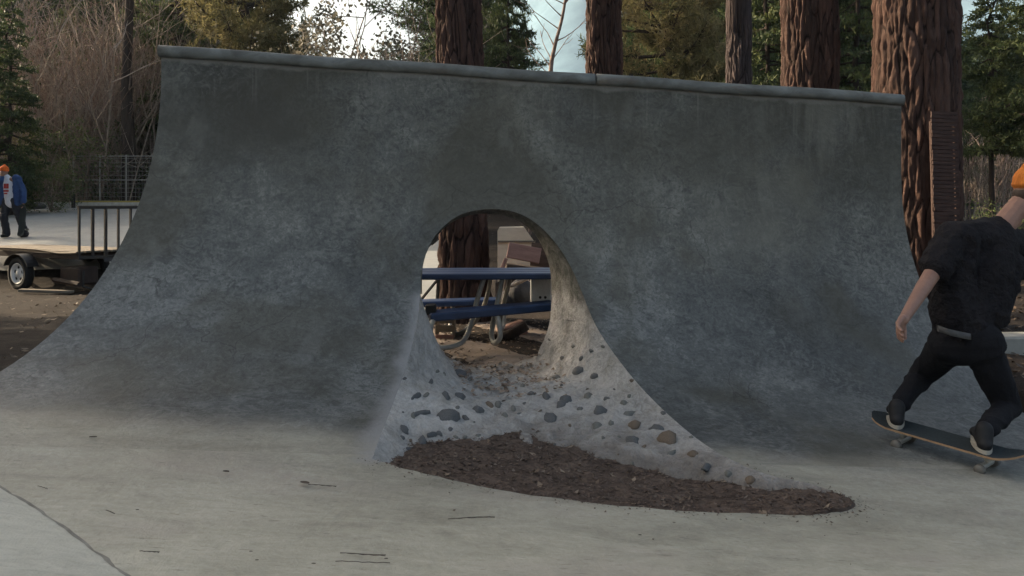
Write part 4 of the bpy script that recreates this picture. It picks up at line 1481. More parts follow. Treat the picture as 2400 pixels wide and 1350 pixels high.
# off to the left a dense wood keeps the low sun off the park (a mass, outside the picture)
def wood(name, spots, seed):
    mb_v = []; mb_f = []; o = 0
    src = {}
    for cr in (fir_a, pine_a):
        n = len(cr.vertices); co = np.zeros(n * 3, np.float32); cr.vertices.foreach_get('co', co)
        k = len(cr.polygons); lv = np.zeros(k * 4, np.int32); cr.loops.foreach_get('vertex_index', lv)
        src[cr.name] = (co.reshape(-1, 3), lv.reshape(-1, 4))
    keys = list(src)
    rs_ = np.random.RandomState(seed)
    for (x, y, s) in spots:
        co, f = src[keys[rs_.randint(len(keys))]]
        f = f[rs_.rand(len(f)) < .5]
        a = rs_.uniform(0, 6.28); ca, sa = math.cos(a), math.sin(a)
        q = np.stack([co[:, 0] * ca - co[:, 1] * sa, co[:, 0] * sa + co[:, 1] * ca, co[:, 2]], 1) * s * np.array([1.15, 1.15, 1.0]) + np.array([x, y, tz(x, y)])
        mb_v.append(q); mb_f.append(f + o); o += len(q)
    me = np_mesh(name, np.concatenate(mb_v), np.concatenate(mb_f), M['needle_dark'], False)
    vattr(me, 'leafvar', np.full(len(me.vertices), .4))
    return tag(link(name, me), kind='stuff')
sp = []
wr = random.Random(21)
while len(sp) < 34:
    x_ = wr.uniform(-38, -17); y_ = wr.uniform(14.0, 19.0) - .4636 * x_
    if x_ < -.80 * y_:
        sp.append((x_, y_, wr.uniform(0.5, 0.68)))
for k in range(46):
    x_ = wr.uniform(-34, -15)
    sp.append((x_, wr.uniform(-7.0, 4.0) - .4636 * x_, wr.uniform(1.0, 1.5)))
wood('forest', sp, 1)

sp = []
wr = random.Random(5)
for k in range(150):
    Y = wr.uniform(50, 85); px = wr.uniform(-500, 2900)
    top = -60
    if 560 < px < 960: top = 135 - 25 * wr.random()
    if 1130 < px < 1460: continue
    if 2200 < px < 2450: top = 75
    hgt = CAMZ - (top - 480) / FPX * Y - 1.2
    sp.append(((px - 1200) / FPX * Y, Y, hgt / 12 * wr.uniform(.8, 1.0)))
wood('far_forest', sp, 2)
# ------------------------------------------------------------------ leaf litter
rs = np.random.RandomState(9)
pts = []
g_bvh = BVHTree.FromPolygons([tuple(v.co) for v in ground.data.vertices], [tuple(p.vertices) for p in ground.data.polygons if abs(ground.data.vertices[p.vertices[0]].co.x) < 20 and -2 < ground.data.vertices[p.vertices[0]].co.y < 34])
def drop(x, y, zz=4.0):
    best = None
    for bv in (rub_bvh, g_bvh):
        l, n_, i, d = bv.ray_cast(Vector((x, y, zz)), Vector((0, 0, -1)))
        if l is not None and (best is None or l.z > best[0]):
            best = (l.z, n_.z)
    return best
for k in range(5200):
    y = rs.uniform(5.15, 9.5); x = rs.normal(-.12, .34) if y < 6.7 else rs.uniform(-1.6, 1.4)
    if y < 6.7 and abs(x + .1) > .62:
        continue
    h = drop(x, y, .62 if y < 6.7 else 1.2)
    if h is None:
        continue
    if y < 6.7 and (h[0] > .25 - .1 * rs.rand() or (y < 5.6 and rs.rand() < (5.75 - y) * 1.9)):
        continue
    pts.append((x, y, h[0] + .008 + .012 * rs.rand()))
LEAFC = [(0.10, 0.075, 0.058), (0.20, 0.145, 0.105), (0.30, 0.22, 0.16), (0.36, 0.29, 0.22), (0.24, 0.165, 0.125)]
tag(flakes('leaf_litter', pts[::2], (.02, .06), LEAFC, .45, 12, 2.4), kind='stuff')
pts = []
for k in range(9000):
    if k < 4500 and k % 5: continue
    if k < 4500:
        x = rs.uniform(-12, -2.4); y = rs.uniform(4.8, 15.5)
    elif k < 7000:
        x = rs.uniform(3.5, 9); y = rs.uniform(5.2, 15)
    else:
        x = rs.uniform(-16, 16); y = rs.uniform(15, 32)
        if x < -1 and y < 28.5:
            continue
    h = drop(x, y, 3)
    if h: pts.append((x, y, h[0] + .01))
for k in range(3000):
    x = rs.uniform(9, 20); y = rs.uniform(17, 34); h = drop(x, y, 3)
    if h: pts.append((x, y, h[0] + .012))
tag(flakes('fallen_leaves', pts, (.03, .10), [(0.035, 0.026, 0.02), (0.075, 0.055, 0.04), (0.14, 0.10, 0.07), (0.24, 0.17, 0.115)], .5, 13, 2.4), kind='stuff')
# small bits lying on the floor
M['debris'] = simple('dry_debris', (0.10, 0.078, 0.06), (0.045, 0.036, 0.03), 30, 0.9, 0.3, 0.004)
def floor_bit(px, py, kind, w, ang, label):
    p = on_ramp(px, py)
    Y = p.y
    L = w / FPX * Y
    t = None
    mb = MB()
    if kind == 'leaf':
        rr3 = random.Random(px + py)
        vs = []; nu, nw_ = 7, 5
        cu = rr3.uniform(.10, .30)
        for a_ in range(nu):
            tt = a_ / (nu - 1)
            half = .30 * L * math.sin(math.pi * (.06 + .88 * tt)) ** .8
            for c_ in range(nw_):
                yy = (c_ / (nw_ - 1) * 2 - 1)
                vs.append((L * (tt - .5), half * yy + .04 * L * math.sin(tt * 5), .004 + cu * L * (yy * yy * .5 + (tt - .4) ** 2 * .5)))
        mb.add(vs, [tuple(q) for q in grid_faces(nu, nw_)])
        nm, cat = 'dry_leaf', 'leaf'
    else:
        k = 8
        rr2 = random.Random(px)
        c = [Vector((L * (i / k - .5), .018 * L * math.sin(i * .45 + px) , .004 + .002 * (i % 2))) for i in range(k + 1)]
        mb.tube(c, .0014, 4)
        if kind == 'needles':
            c2 = [Vector((q.x, q.y * 1.5 + .05 * L * (j / k), .005)) for j, q in enumerate(c)]
            mb.tube(c2, .0011, 4)
        nm, cat = ('pine_needles', 'pine needles') if kind == 'needles' else ('twig', 'twig')
    o = mb.build(nm, M['debris'])
    o.location = (p.x, p.y, p.z + .0085)
    o.rotation_euler = (0, 0, rad(ang))
    tag(o, label, cat, 'leaves and twigs on the floor')
for a in [(218, 1031, 'leaf', 17, 10, 'small dark leaf on the floor nearest the left end of the ramp base'), (530, 1113, 'leaf', 17, -15, 'curled dark leaf on the floor midway between two other leaves'),
          (714, 1139, 'leaf', 26, -20, 'dark leaf with pine needles trailing right on the floor'), (755, 1145, 'needles', 70, -10, 'pine needles beside the dark leaf on the floor'),
          (258, 1208, 'needles', 38, -35, 'bent pine needles right of the slab joint'), (322, 1203, 'leaf', 8, 0, 'tiny dark speck right of the bent needles'), (100, 1150, 'twig', 40, -30, 'thin needle near the left edge above the joint'),
          (850, 1308, 'needles', 110, -6, 'long crossed pine needles at the bottom of the photo'), (850, 1326, 'twig', 130, -2, 'long straight needle at the bottom of the photo'),
          (905, 1318, 'leaf', 9, 0, 'dark bud at the right tip of the long needles'), (588, 1301, 'leaf', 9, 0, 'upper dark bud left of the long needles'), (602, 1322, 'leaf', 9, 0, 'lower dark bud left of the long needles'),
          (735, 1330, 'leaf', 10, 0, 'dark bud between the small buds and the long needles'), (1105, 1222, 'needles', 110, 3, 'faint pine needles right of centre on the floor'), (350, 1302, 'needles', 50, -12, 'faint needles beside the lower slab joint'),
          (1500, 1262, 'leaf', 8, 0, 'dark speck on the floor below the dirt'), (1580, 1232, 'leaf', 7, 0, 'tiny speck on the floor close under the dirt rim')]:
    floor_bit(*a)

# ------------------------------------------------------------------ trailer, fence, kerb, low wall
M['steel_black'] = simple('black_steel', (0.030, 0.029, 0.028), (0.018, 0.016, 0.015), 12, 0.5, 0.2, 0.004, spec=.5)
M['steel_rust'] = simple('rusty_steel', (0.055, 0.035, 0.028), (0.028, 0.02, 0.017), 9, 0.8, 0.3, 0.006)
M['tyre'] = simple('tyre_rubber', (0.022, 0.022, 0.022), (0.012, 0.012, 0.012), 20, 0.85, 0.3, 0.004)
M['rim'] = simple('painted_rim', (0.82, 0.81, 0.78), (0.62, 0.61, 0.58), 9, 0.45, 0.1, 0.003)
M['plank'] = simple('weathered_plank', (0.26, 0.22, 0.165), (0.14, 0.115, 0.09), 6, 0.85, 0.3, 0.006, stretch=(1, 6, 6))
M['plank_dark'] = simple('dark_plank', (0.12, 0.09, 0.07), (0.06, 0.045, 0.036), 6, 0.9, 0.3, 0.006, stretch=(1, 6, 6))

ta = rad(28)
tc = at(180, 590, 14.5)                  # near rear corner of the deck
gz = tz(tc.x, 14.6)
tr = thing('utility_trailer', 'low black utility trailer with plank deck and upright tail gate', 'trailer', (tc.x, tc.y, gz), 0)
tr.rotation_euler = (0, 0, -ta)          # local -x runs to the front, local +y to the far side
dz_ = tc.z - gz
TW, TLn = 1.35, 3.4
f = MB()
for y in (0.03, TW - .03):
    f.box((-TLn / 2, y, dz_ - .09), (TLn, .06, .10), bev=.006)
for k in range(6):
    f.box((-.1 - k * (TLn - .2) / 5, TW / 2, dz_ - .105), (.05, TW - .13, .06))
f.tube([(-TLn, TW / 2 - .5, dz_ - .1), (-TLn - .9, TW / 2, dz_ - .12)], .035, 6)
f.tube([(-TLn, TW / 2 + .5, dz_ - .1), (-TLn - .9, TW / 2, dz_ - .12)], .035, 6)
f.build('frame', M['steel_rust'], tr)
for k in range(8):
    b = MB()
    b.box((-TLn / 2 + R.uniform(-.03, .03), .09 + k * (TW - .18) / 7, dz_ - .015 + R.uniform(-.004, .004)), (TLn, (TW - .18) / 7 - .012, .035), bev=.004)
    b.build('plank', M['plank'], tr)
# loose bowed board along the near edge and rubbish beneath
b = MB()
P = [(-2.4, -.02, dz_ + .02), (-1.2, -.03, dz_ + .015), (-.5, -.02, dz_ - .035), (0, 0, dz_ - .02)]
b.tube([Vector(p) for p in catmull(P, 5)], .024, 4)
b.build('edge_board', M['plank'], tr)
for sy, yy in ((-1, -.10), (1, TW + .10)):
    wc = Vector((-1.50, yy, .31))
    ty = MB()
    rings = 28
    prof = [(.195, -.075), (.262, -.085), (.300, -.07), (.312, -.03), (.312, .03), (.300, .07), (.262, .085), (.195, .075)]
    vs = []; fs = []
    for k in range(rings):
        a = 2 * math.pi * k / rings
        for (r_, y_) in prof:
            vs.append(wc + Vector((r_ * math.cos(a), y_, r_ * math.sin(a))))
    np_ = len(prof)
    for k in range(rings):
        for j in range(np_):
            k2 = (k + 1) % rings; j2 = (j + 1) % np_
            fs.append((k * np_ + j, k * np_ + j2, k2 * np_ + j2, k2 * np_ + j))
    ty.add(vs, fs)
    wheel = ty.build('wheel', M['tyre'], tr, True)
    rm = MB()
    vs = []; fs = []
    s = -1 if sy < 0 else 1
    prof2 = [(.198, .07), (.192, .082), (.175, .075), (.165, .045), (.115, .04), (.06, .055), (.045, .07), (.0, .072)]
    for k in range(rings):
        a = 2 * math.pi * k / rings
        for (r_, y_) in prof2:
            vs.append(wc + Vector((r_ * math.cos(a), s * y_, r_ * math.sin(a))))
    np_ = len(prof2)
    for k in range(rings):
        for j in range(np_ - 1):
            k2 = (k + 1) % rings
            fs.append((k * np_ + j, k * np_ + j + 1, k2 * np_ + j + 1, k2 * np_ + j))
    rm.add(vs, fs)
    rm.build('rim', M['rim'], wheel, True)
    for k in range(5):
        hb = MB()
        a = 2 * math.pi * k / 5 + .3
        hb.ell(wc + Vector((.115 * math.cos(a), s * .044, .115 * math.sin(a))), (.026, .006, .034), Matrix.Rotation(-a, 3, 'Y'), 8, 5)
        hb.build('rim_hole', M['tyre'], wheel, True)
    fe = MB()
    vs = []; fs = []
    for k in range(13):
        a = rad(20 + 140 * k / 12)
        for y_ in (-.11, .11):
            vs.append(wc + Vector((.385 * math.cos(a), y_, .34 * math.sin(a) + .02)))
            vs.append(wc + Vector((.395 * math.cos(a), y_, .35 * math.sin(a) + .02)))
    for k in range(12):
        for e in ((0, 2), (1, 3), (0, 1), (2, 3)):
            i0, i1 = k * 4 + e[0], k * 4 + e[1]
            fs.append((i0, i1, i1 + 4, i0 + 4))
    fe.add(vs, fs)
    fe.build('fender', M['steel_black'], tr)
gate = MB()
gh = .79
gate.box((.03, TW / 2, dz_ + gh), (.05, TW, .05), bev=.005)
gate.build('gate_rail', M['steel_black'], tr)
gate = MB(); gate.box((.03, TW / 2, dz_ - .12), (.05, TW, .05), bev=.005); gate.build('gate_rail', M['steel_black'], tr)
gt = MB(); gt.box((.03, TW / 2, dz_ + gh + .029), (.055, TW + .02, .012)); gt.build('gate_cap', M['plank'], tr)
for k in range(6):
    b = MB()
    b.box((.03, .025 + k * (TW - .05) / 5, dz_ + gh / 2 - .06), (.045, .05 if k in (1, 2) else .035, gh + .08), bev=.004)
    b.build('gate_bar', M['steel_black'], tr)
b = MB()
b.box((-.3, .25, .30), (.55, .4, .32), bev=.03); b.tube([(-.65, .0, .22), (.05, .02, .16)], .05, 7)
b.build('tail_box', M['steel_rust'], tr)
b = MB()
b.tube([(.02, .12, .40), (.03, .10, .12), (.06, .25, .06), (.1, .5, .10), (.08, .6, .4)], .02, 6)
b.build('tail_stand', M['steel_black'], tr)
for (xx, yy, ll, zz2, lb) in [(-1.0, -.5, 1.1, .06, 'pale plank lying on the dirt under the trailer')]:
    p = tr.matrix_basis @ Vector((-.25, -.15, 0))
    b = MB(); b.box((0, 0, 0), (1.0, .12, .05), bev=.006)
    o = b.build('plank', M['plank'], None); o.location = (p.x - .25, p.y, tz(p.x, p.y) + .05); o.rotation_euler = (rad(2), rad(1), rad(-6))
    tag(o, lb, 'plank')

# fence behind the pavement
M['wire'] = simple('galvanised_wire', (0.40, 0.39, 0.36), (0.26, 0.25, 0.23), 12, 0.6, 0.1, 0.002)
fY = 28.75
fx0, fx1 = at(172, 0, fY).x, at(420, 0, fY).x
fz0 = tz((fx0 + fx1) / 2, fY); fz1 = at(0, 366, fY).z
fen = thing('wire_fence', 'tall pale wire fence in front of the left thicket', 'fence', (fx0, fY, fz0))
for k in range(5):
    b = MB(); b.tube([(k * (fx1 - fx0) / 4, 0, -.2), (k * (fx1 - fx0) / 4, 0, fz1 - fz0 + .05)], .028, 7); b.build('post', M['wire'], fen)
for z in (fz1 - fz0, at(0, 422, fY).z - fz0):
    b = MB(); b.tube([(0, 0, z), (fx1 - fx0, 0, z)], .020, 6); b.build('rail', M['wire'], fen)
for k in range(12):
    z = .12 + k * (fz1 - fz0 - .2) / 11
    b = MB(); b.tube([(0, .03, z), (fx1 - fx0, .03, z)], .006, 4); b.build('wire', M['wire'], fen)
for k in range(30):
    x = (k + .5) * (fx1 - fx0) / 30
    b = MB(); b.tube([(x, .036, .05), (x, .036, fz1 - fz0)], .004, 4); b.build('wire', M['wire'], fen)
# kerb and yellow beam
M['kerb'] = simple('pale_kerb', (0.62, 0.60, 0.54), (0.42, 0.40, 0.36), 7, 0.85, 0.3, 0.01)
M['yellow'] = simple('yellow_paint', (0.55, 0.42, 0.10), (0.35, 0.27, 0.08), 6, 0.7, 0.2, 0.005)
kx0 = at(40, 0, 28.3).x; kx1 = at(380, 0, 28.3).x
b = MB(); kz = tz((kx0 + kx1) / 2, 28.4)
nseg = 6
kerb = thing('kerb', 'pale concrete kerb along the far edge of the pavement', 'kerb', (kx0, 28.3, kz))
for k in range(nseg):
    b = MB(); w = (kx1 - kx0) / nseg
    b.box(((k + .5) * w, 0, .09), (w - .02, .28, .24), bev=.02); b.build('kerb_stone', M['kerb'], kerb)
yx0 = at(180, 0, 28.8).x; yx1 = at(400, 0, 28.8).x
b = MB(); b.box((0, 0, 0), (yx1 - yx0, .14, .13), bev=.01)
o = b.build('yellow_beam', M['yellow']); o.location = ((yx0 + yx1) / 2, 28.55, at(0, 475, 28.55).z); tag(o, 'yellow painted beam lying behind the kerb', 'beam')
b = MB(); b.tube([(0, 0, -.3), (0, 0, .42)], [.07, .06], 8); b.ell((0, 0, .42), (.065, .065, .05))
p = at(172, 484, 28.0); o = b.build('bollard', M['steel_black']); o.location = (p.x, p.y, tz(p.x, p.y) + .05); tag(o, 'short black post at the left end of the yellow beam', 'post')
b = MB(); b.ell((0, 0, .08), (.30, .2, .13), None, 10, 6); p = at(88, 486, 27.5)
o = b.build('dark_rock', M['stone_dark'], None, True); o.location = (p.x, p.y, tz(p.x, p.y)+.04); tag(o, 'small dark rock on the pavement in front of the kerb', 'rock')
# low wall at the right
M['wall'] = simple('wall_concrete', (0.34, 0.335, 0.30), (0.22, 0.215, 0.19), 5, 0.85, 0.4, 0.01)
p = at(2318, 828, 7.4)
lw = MB(); lw.box((2.0, 0, 0), (4.0, .30, .36), bev=.02)
o = lw.build('low_wall', M['wall']); o.location = (p.x, 7.4, at(0, 830, 7.4).z); o.rotation_euler = (0, 0, rad(3)); tag(o, 'low grey concrete wall behind the skater at the right edge', 'wall')
b = MB(); b.ell((0, 0, 0), (.11, .08, .07), None, 10, 6); p = at(2272, 513, 14)
# slatted panel beside the widest trunk
M['slat'] = simple('brown_slat', (0.075, 0.043, 0.034), (0.036, 0.022, 0.019), 7, 0.9, 0.4, 0.006, stretch=(1, 5, 5))
sp0 = at(2226, 700, 8.3)
zt_ = at(0, 258, 8.3).z; zb_ = tz(sp0.x, 8.3)
pn = thing('slatted_panel', 'narrow brown panel of stacked slats leaning on the widest trunk', 'panel', (sp0.x, 8.3, zb_))
pn.rotation_euler = (rad(-2.5), 0, rad(4))
hw = 33 / FPX * 8.3
for sx in (-1, 1):
    b = MB(); b.box((sx * (hw - .018), .02, (zt_ - zb_) / 2 - .05), (.036, .03, zt_ - zb_ - .1), bev=.003); b.build('stile', M['slat'], pn)
ns = 58
for k in range(ns):
    b = MB(); z = (k + .5) * (zt_ - zb_) / ns
    b.box((R.uniform(-.006, .006), -.005 + R.uniform(-.004, .004), z), (2 * hw - R.uniform(0, .012), .016, (zt_ - zb_) / ns - .006), Matrix.Rotation(rad(R.uniform(-1.2, 1.8) + 2), 3, 'Y'))
    b.build('slat', M['slat'], pn)

# ------------------------------------------------------------------ seen through the hole
M['blue'] = simple('blue_paint', (0.034, 0.070, 0.165), (0.022, 0.044, 0.105), 7, 0.45, 0.15, 0.004, spec=.5)
M['pipe'] = simple('galvanised_pipe', (0.46, 0.45, 0.41), (0.30, 0.29, 0.26), 9, 0.45, 0.2, 0.004, metal=.15)
M['board_red'] = simple('red_brown_board', (0.40, 0.24, 0.20), (0.25, 0.145, 0.12), 5, 0.85, 0.3, 0.006, stretch=(1, 5, 5))
M['box_cream'] = simple('cream_wood', (0.78, 0.66, 0.50), (0.64, 0.52, 0.38), 5, 0.8, 0.2, 0.005, stretch=(1, 4, 4))
M['block'] = simple('white_block', (0.82, 0.83, 0.82), (0.68, 0.69, 0.68), 12, 0.9, 0.5, 0.01)
M['tarp'] = simple('dark_tarp', (0.055, 0.055, 0.062), (0.025, 0.025, 0.028), 6, 0.7, 0.5, 0.03)
pt = thing('picnic_table', 'blue picnic table on bent grey pipe legs behind the hole', 'table', (0, 7.5, .05))
pt.location = (at(1110, 0, 7.6).x, 7.65, 0.02)
zt2 = at(0, 640, 7.35).z - .02
def beam(name, x0, y0, x1, y1, z0, z1, d, h):
    b = MB()
    a = math.atan2(y1 - y0, x1 - x0)
    L = math.hypot(x1 - x0, y1 - y0)
    rot = Matrix.Rotation(a, 3, 'Z') @ Matrix.Rotation(-math.atan2(z1 - z0, L), 3, 'Y')
    b.box(((x0 + x1) / 2, (y0 + y1) / 2, (z0 + z1) / 2), (L, d, h), rot, bev=.012)
    return b.build(name, M['blue'], pt)
for k in range(3):
    beam('top_plank', -1.05, -.30 + k * .235, 1.05, -.26 + k * .235, zt2 - .028, zt2 - .023, .225, .055)
pl = pt.location
def rl(px, py, Y):
    return at(px, py, Y) - pl
a0, a1 = rl(1003, 741, 7.0), rl(1275, 716, 7.3)
beam('seat', a0.x, a0.y, a1.x + .1, a1.y + .03, a0.z, a1.z, .25, .07)
a0, a1 = rl(985, 711, 8.5), rl(1330, 700, 8.6)
beam('seat', a0.x, a0.y, a1.x, a1.y, a0.z, a1.z, .25, .06)
def pipe_leg(pp, r=.023):
    b = MB()
    b.tube([Vector(p) for p in catmull([tuple(rl(*q)) for q in pp], 8)], r, 8)
    b.build('leg', M['pipe'], pt, True)
pipe_leg([(1134, 652, 7.45), (1118, 705, 7.40), (1104, 760, 7.30), (1085, 800, 7.15), (1050, 814, 6.98), (1020, 812, 6.88), (1008, 795, 6.85), (1010, 765, 6.86), (1016, 748, 6.92)])
pipe_leg([(1150, 652, 7.75), (1140, 700, 7.85), (1122, 742, 7.95), (1090, 775, 8.1), (1068, 782, 8.25), (1056, 765, 8.35), (1060, 735, 8.42), (1062, 716, 8.46)])
pipe_leg([(1178, 652, 7.45), (1168, 700, 7.40), (1158, 745, 7.32), (1152, 785, 7.2), (1160, 803, 7.05), (1172, 790, 6.98), (1170, 760, 7.0), (1166, 742, 7.08)])
pipe_leg([(1196, 652, 7.75), (1186, 690, 7.85), (1176, 730, 7.95), (1172, 765, 8.1), (1178, 768, 8.3), (1182, 740, 8.4), (1184, 712, 8.46)])
b = MB(); q = rl(1010, 725, 7.0); b.box(q, (.09, .1, .09), bev=.01); q = rl(1006, 760, 6.95); b.box(q, (.06, .06, .05), bev=.008)
b.build('bracket', M['steel_black'], pt)
# clutter
def wbox(name, px, py, Y, w, h, d, mat, label, cat, rz=0, ry=0, rx=0, bev=.01, group=None):
    b = MB(); b.box((0, 0, 0), (w / FPX * Y, d, h / FPX * Y), bev=bev)
    o = b.build(name, M[mat]); o.location = at(px, py, Y + d / 2); o.rotation_euler = (rad(rx), rad(ry), rad(rz))
    return tag(o, label, cat, group)
# cream box: chamfered corner on the right
Yb = 9.2
bx = thing('wooden_box', 'cream wooden box with a cut upper corner beyond the picnic table', 'box', at(1212, 610, Yb))
z0b = at(0, 660, Yb).z - bx.location.z
outl = [(1166, 660), (1166, 541), (1170, 534), (1228, 533), (1256, 572), (1256, 660)]
vs = [Vector(at(px, py, Yb)) - bx.location for px, py in outl]
b = MB(); k = len(vs)
b.add(vs + [v + Vector((0, .45, 0)) for v in vs], [tuple(range(k)), tuple(range(k, 2 * k))[::-1]] + [(i, k + i, k + (i + 1) % k, (i + 1) % k) for i in range(k)])
b.build('box_body', M['box_cream'], bx)
b = MB(); b.box(Vector(at(1211, 566, Yb - .012)) - bx.location, (88 / FPX * Yb, .02, .02)); b.build('batten', M['plank'], bx)
tbl = MB(); tbl.box(at(1212, 690, Yb + .2), (.5, .4, 64 / FPX * Yb), bev=.01)
o = tbl.build('crate', M['plank_dark'], None); tag(o, 'dark crate under the cream box', 'crate')
wbox('board', 1228, 593, 8.75, 78, 36, .04, 'board_red', 'red-brown board tilted against the cream box', 'board', 0, 11, -12, .004)
wbox('board', 1180, 622, 8.6, 9, 36, .03, 'board_red', 'short red-brown prop under the tilted board', 'board', 0, 22, -5, .004)
wbox('board', 1235, 630, 8.55, 100, 14, .25, 'plank_dark', 'dark board just above the blue table top', 'board', 4, 8, 0, .004)
wbox('board', 1268, 615, 8.9, 50, 90, .05, 'plank_dark', 'dark panel standing at the right jamb of the hole', 'board', -12, 3, -6, .004)
# concrete block with two round holes
cb = thing('concrete_block', 'white concrete block with two small dark holes at the right of the hole', 'block', at(1268, 720, 7.9))
b = MB(); b.box((0, .1, 38 / FPX * 7.9), (48 / FPX * 7.9, .2, 78 / FPX * 7.9), bev=.008); b.build('block_body', M['block'], cb)
for px in (1266, 1278):
    q = Vector(at(px, 697, 7.9)) - cb.location
    b = MB(); b.tube([(q.x, -.003, q.z), (q.x, .05, q.z)], .014, 10); b.build('hole', M['steel_black'], cb)
b = MB(); b.ell((0, 0, 0), (.15, .12, .17), None, 12, 8); b.ell((-.12, .02, -.06), (.12, .1, .12), None, 12, 8)
o = b.build('dark_bag', M['tarp'], None, True); o.location = at(1222, 692, 8.3); tag(o, 'crumpled dark bag beside the white block', 'bag')
wbox('board', 1192, 672, 8.45, 26, 60, .12, 'plank_dark', 'dark plank end standing left of the bag', 'board', 10, 8, 0, .01)
b = MB(); b.tube([at(1196, 672, 8.1), at(1222, 660, 8.1), at(1244, 648, 8.1)], [.016, .018, .02], 6)
o = b.build('branch', M['bark_pale']); tag(o, 'pale stick slanting up towards the white block', 'branch')
wbox('board', 1200, 775, 8.3, 66, 30, .2, 'board_red', 'dark red board on the ground under the table', 'board', 8, -18, 0, .01)
b = MB(); b.tube([at(1160, 790, 8.0), at(1195, 785, 8.0), at(1235, 762, 8.0)], [.05, .055, .05], 8)
o = b.build('log', M['bark_dark'], None, True); tag(o, 'short dark log on the leaves under the table', 'log')
cr = thing('wooden_crate', 'small yellow wooden crate behind the left pipe leg', 'crate', at(1042, 800, 8.0))
for i, (dy, mt) in enumerate(((0, 'board_red'), (22, 'plank'), (42, 'plank'))):
    q = Vector(at(1042, 792 - dy, 8.0)) - cr.location
    b = MB(); b.box(q, (44 / FPX * 8, .03, 15 / FPX * 8), bev=.004); b.build('slat', M[mt], cr)
for sx in (-20, 20):
    q = Vector(at(1042 + sx, 772, 8.02)) - cr.location
    b = MB(); b.box(q + Vector((0, .12, 0)), (.02, .26, .24), bev=.003); b.build('side', M['plank'], cr)
wbox('dark_board', 1015, 558, 11.0, 26, 24, .05, 'steel_black', 'black board leaning left of the trunk inside the hole', 'board', 0, -40, 0, .004)
b = MB(); b.tube([at(985, 705, 9.3), at(1030, 650, 9.3)], .018, 6); b.tube([at(1028, 652, 9.3), at(1024, 712, 9.3)], .02, 6)
o = b.build('steel_bar', M['steel_black']); tag(o, 'thin black bar slanting down left of the trunk inside the hole', 'bar')

# ------------------------------------------------------------------ people
M['skin'] = simple('skin', (0.30, 0.175, 0.13), (0.25, 0.14, 0.105), 20, 0.55, 0.1, 0.002, spec=.35)
M['black_cotton'] = simple('black_cotton', (0.020, 0.018, 0.020), (0.009, 0.008, 0.010), 7, 0.9, 0.9, 0.06, spec=.2)
M['black_denim'] = simple('black_denim', (0.013, 0.013, 0.016), (0.007, 0.007, 0.009), 12, 0.9, 0.5, 0.015, spec=.2)
M['orange_knit'] = simple('orange_knit', (0.62, 0.20, 0.03), (0.42, 0.12, 0.018), 60, 0.9, 0.6, 0.008, stretch=(1, 1, .15))
M['orange_hat'] = simple('bright_orange_knit', (0.85, 0.17, 0.02), (0.6, 0.10, 0.012), 60, 0.9, 0.6, 0.008, stretch=(1, 1, .15))
M['blue_cloth'] = simple('blue_cloth', (0.035, 0.085, 0.23), (0.02, 0.05, 0.15), 9, 0.85, 0.5, 0.02)
M['white_cloth'] = simple('white_cloth', (0.70, 0.72, 0.78), (0.55, 0.57, 0.64), 9, 0.9, 0.4, 0.015)
M['red_print'] = simple('red_print', (0.42, 0.05, 0.05), (0.32, 0.04, 0.04), 9, 0.9, 0.1, 0.002)
M['dark_jeans'] = simple('dark_jeans', (0.030, 0.032, 0.042), (0.018, 0.019, 0.026), 14, 0.9, 0.4, 0.01)
M['shoe_black'] = simple('shoe_black', (0.015, 0.015, 0.016), (0.009, 0.009, 0.01), 20, 0.7, 0.2, 0.004)
M['sole'] = simple('rubber_sole', (0.50, 0.46, 0.38), (0.36, 0.33, 0.27), 20, 0.8, 0.1, 0.002)
M['hair'] = simple('brown_hair', (0.05, 0.03, 0.02), (0.025, 0.016, 0.012), 40, 0.7, 0.4, 0.004)
M['eye'] = simple('eye', (0.03, 0.02, 0.015), (0.02, 0.015, 0.01), 9, 0.3, 0, 0)

def organic(name, mb, mat, parent, voxel=.009, it=6, origin=(0, 0, 0)):
    me = mb.mesh(name, mat, True)
    me.transform(Matrix.Translation(-Vector(origin)))
    o = bpy.data.objects.new(name, me); C.objects.link(o)
    r = o.modifiers.new('r', 'REMESH'); r.mode = 'VOXEL'; r.voxel_size = voxel; r.use_smooth_shade = True
    s = o.modifiers.new('s', 'SMOOTH'); s.factor = .5; s.iterations = it
    bpy.context.view_layer.update()
    dg = bpy.context.evaluated_depsgraph_get()
    m2 = bpy.data.meshes.new_from_object(o.evaluated_get(dg))
    m2.name = name
    o.modifiers.clear()
    o.data = m2
    if not m2.materials:
        m2.materials.append(mat)
    o.parent = parent
    return o

def wrinkle(o, amp, sc, seed):
    me = o.data
    n = len(me.vertices)
    co = np.zeros(n * 3); no = np.zeros(n * 3)
    me.vertices.foreach_get('co', co); me.vertices.foreach_get('normal', no)
    co = co.reshape(-1, 3); no = no.reshape(-1, 3)
    P = co * np.array(sc)
    P = P + np.stack([fbm(co * 5 + 3, 2, seed), fbm(co * 5 + 9, 2, seed + 1), fbm(co * 5 + 14, 2, seed + 2)], 1) * 1.3
    f = (1 - np.abs(fbm(P, 2, seed + 4)) * 2.6)
    f = np.clip(f, 0, 1) ** 2 + .5 * fbm(co * 4, 2, seed + 6)
    co += no * (f * amp)[:, None]
    me.vertices.foreach_set('co', co.ravel()); me.update()
    return o

def ik(a, c, l1, l2, bend):
    a, c, bend = Vector(a), Vector(c), Vector(bend)
    d = c - a; L = min(d.length, (l1 + l2) * .995)
    u = d.normalized()
    k = (l1 * l1 - l2 * l2 + L * L) / (2 * L)
    h = math.sqrt(max(0, l1 * l1 - k * k))
    n = (bend - u * bend.dot(u)).normalized()
    return a + u * k + n * h

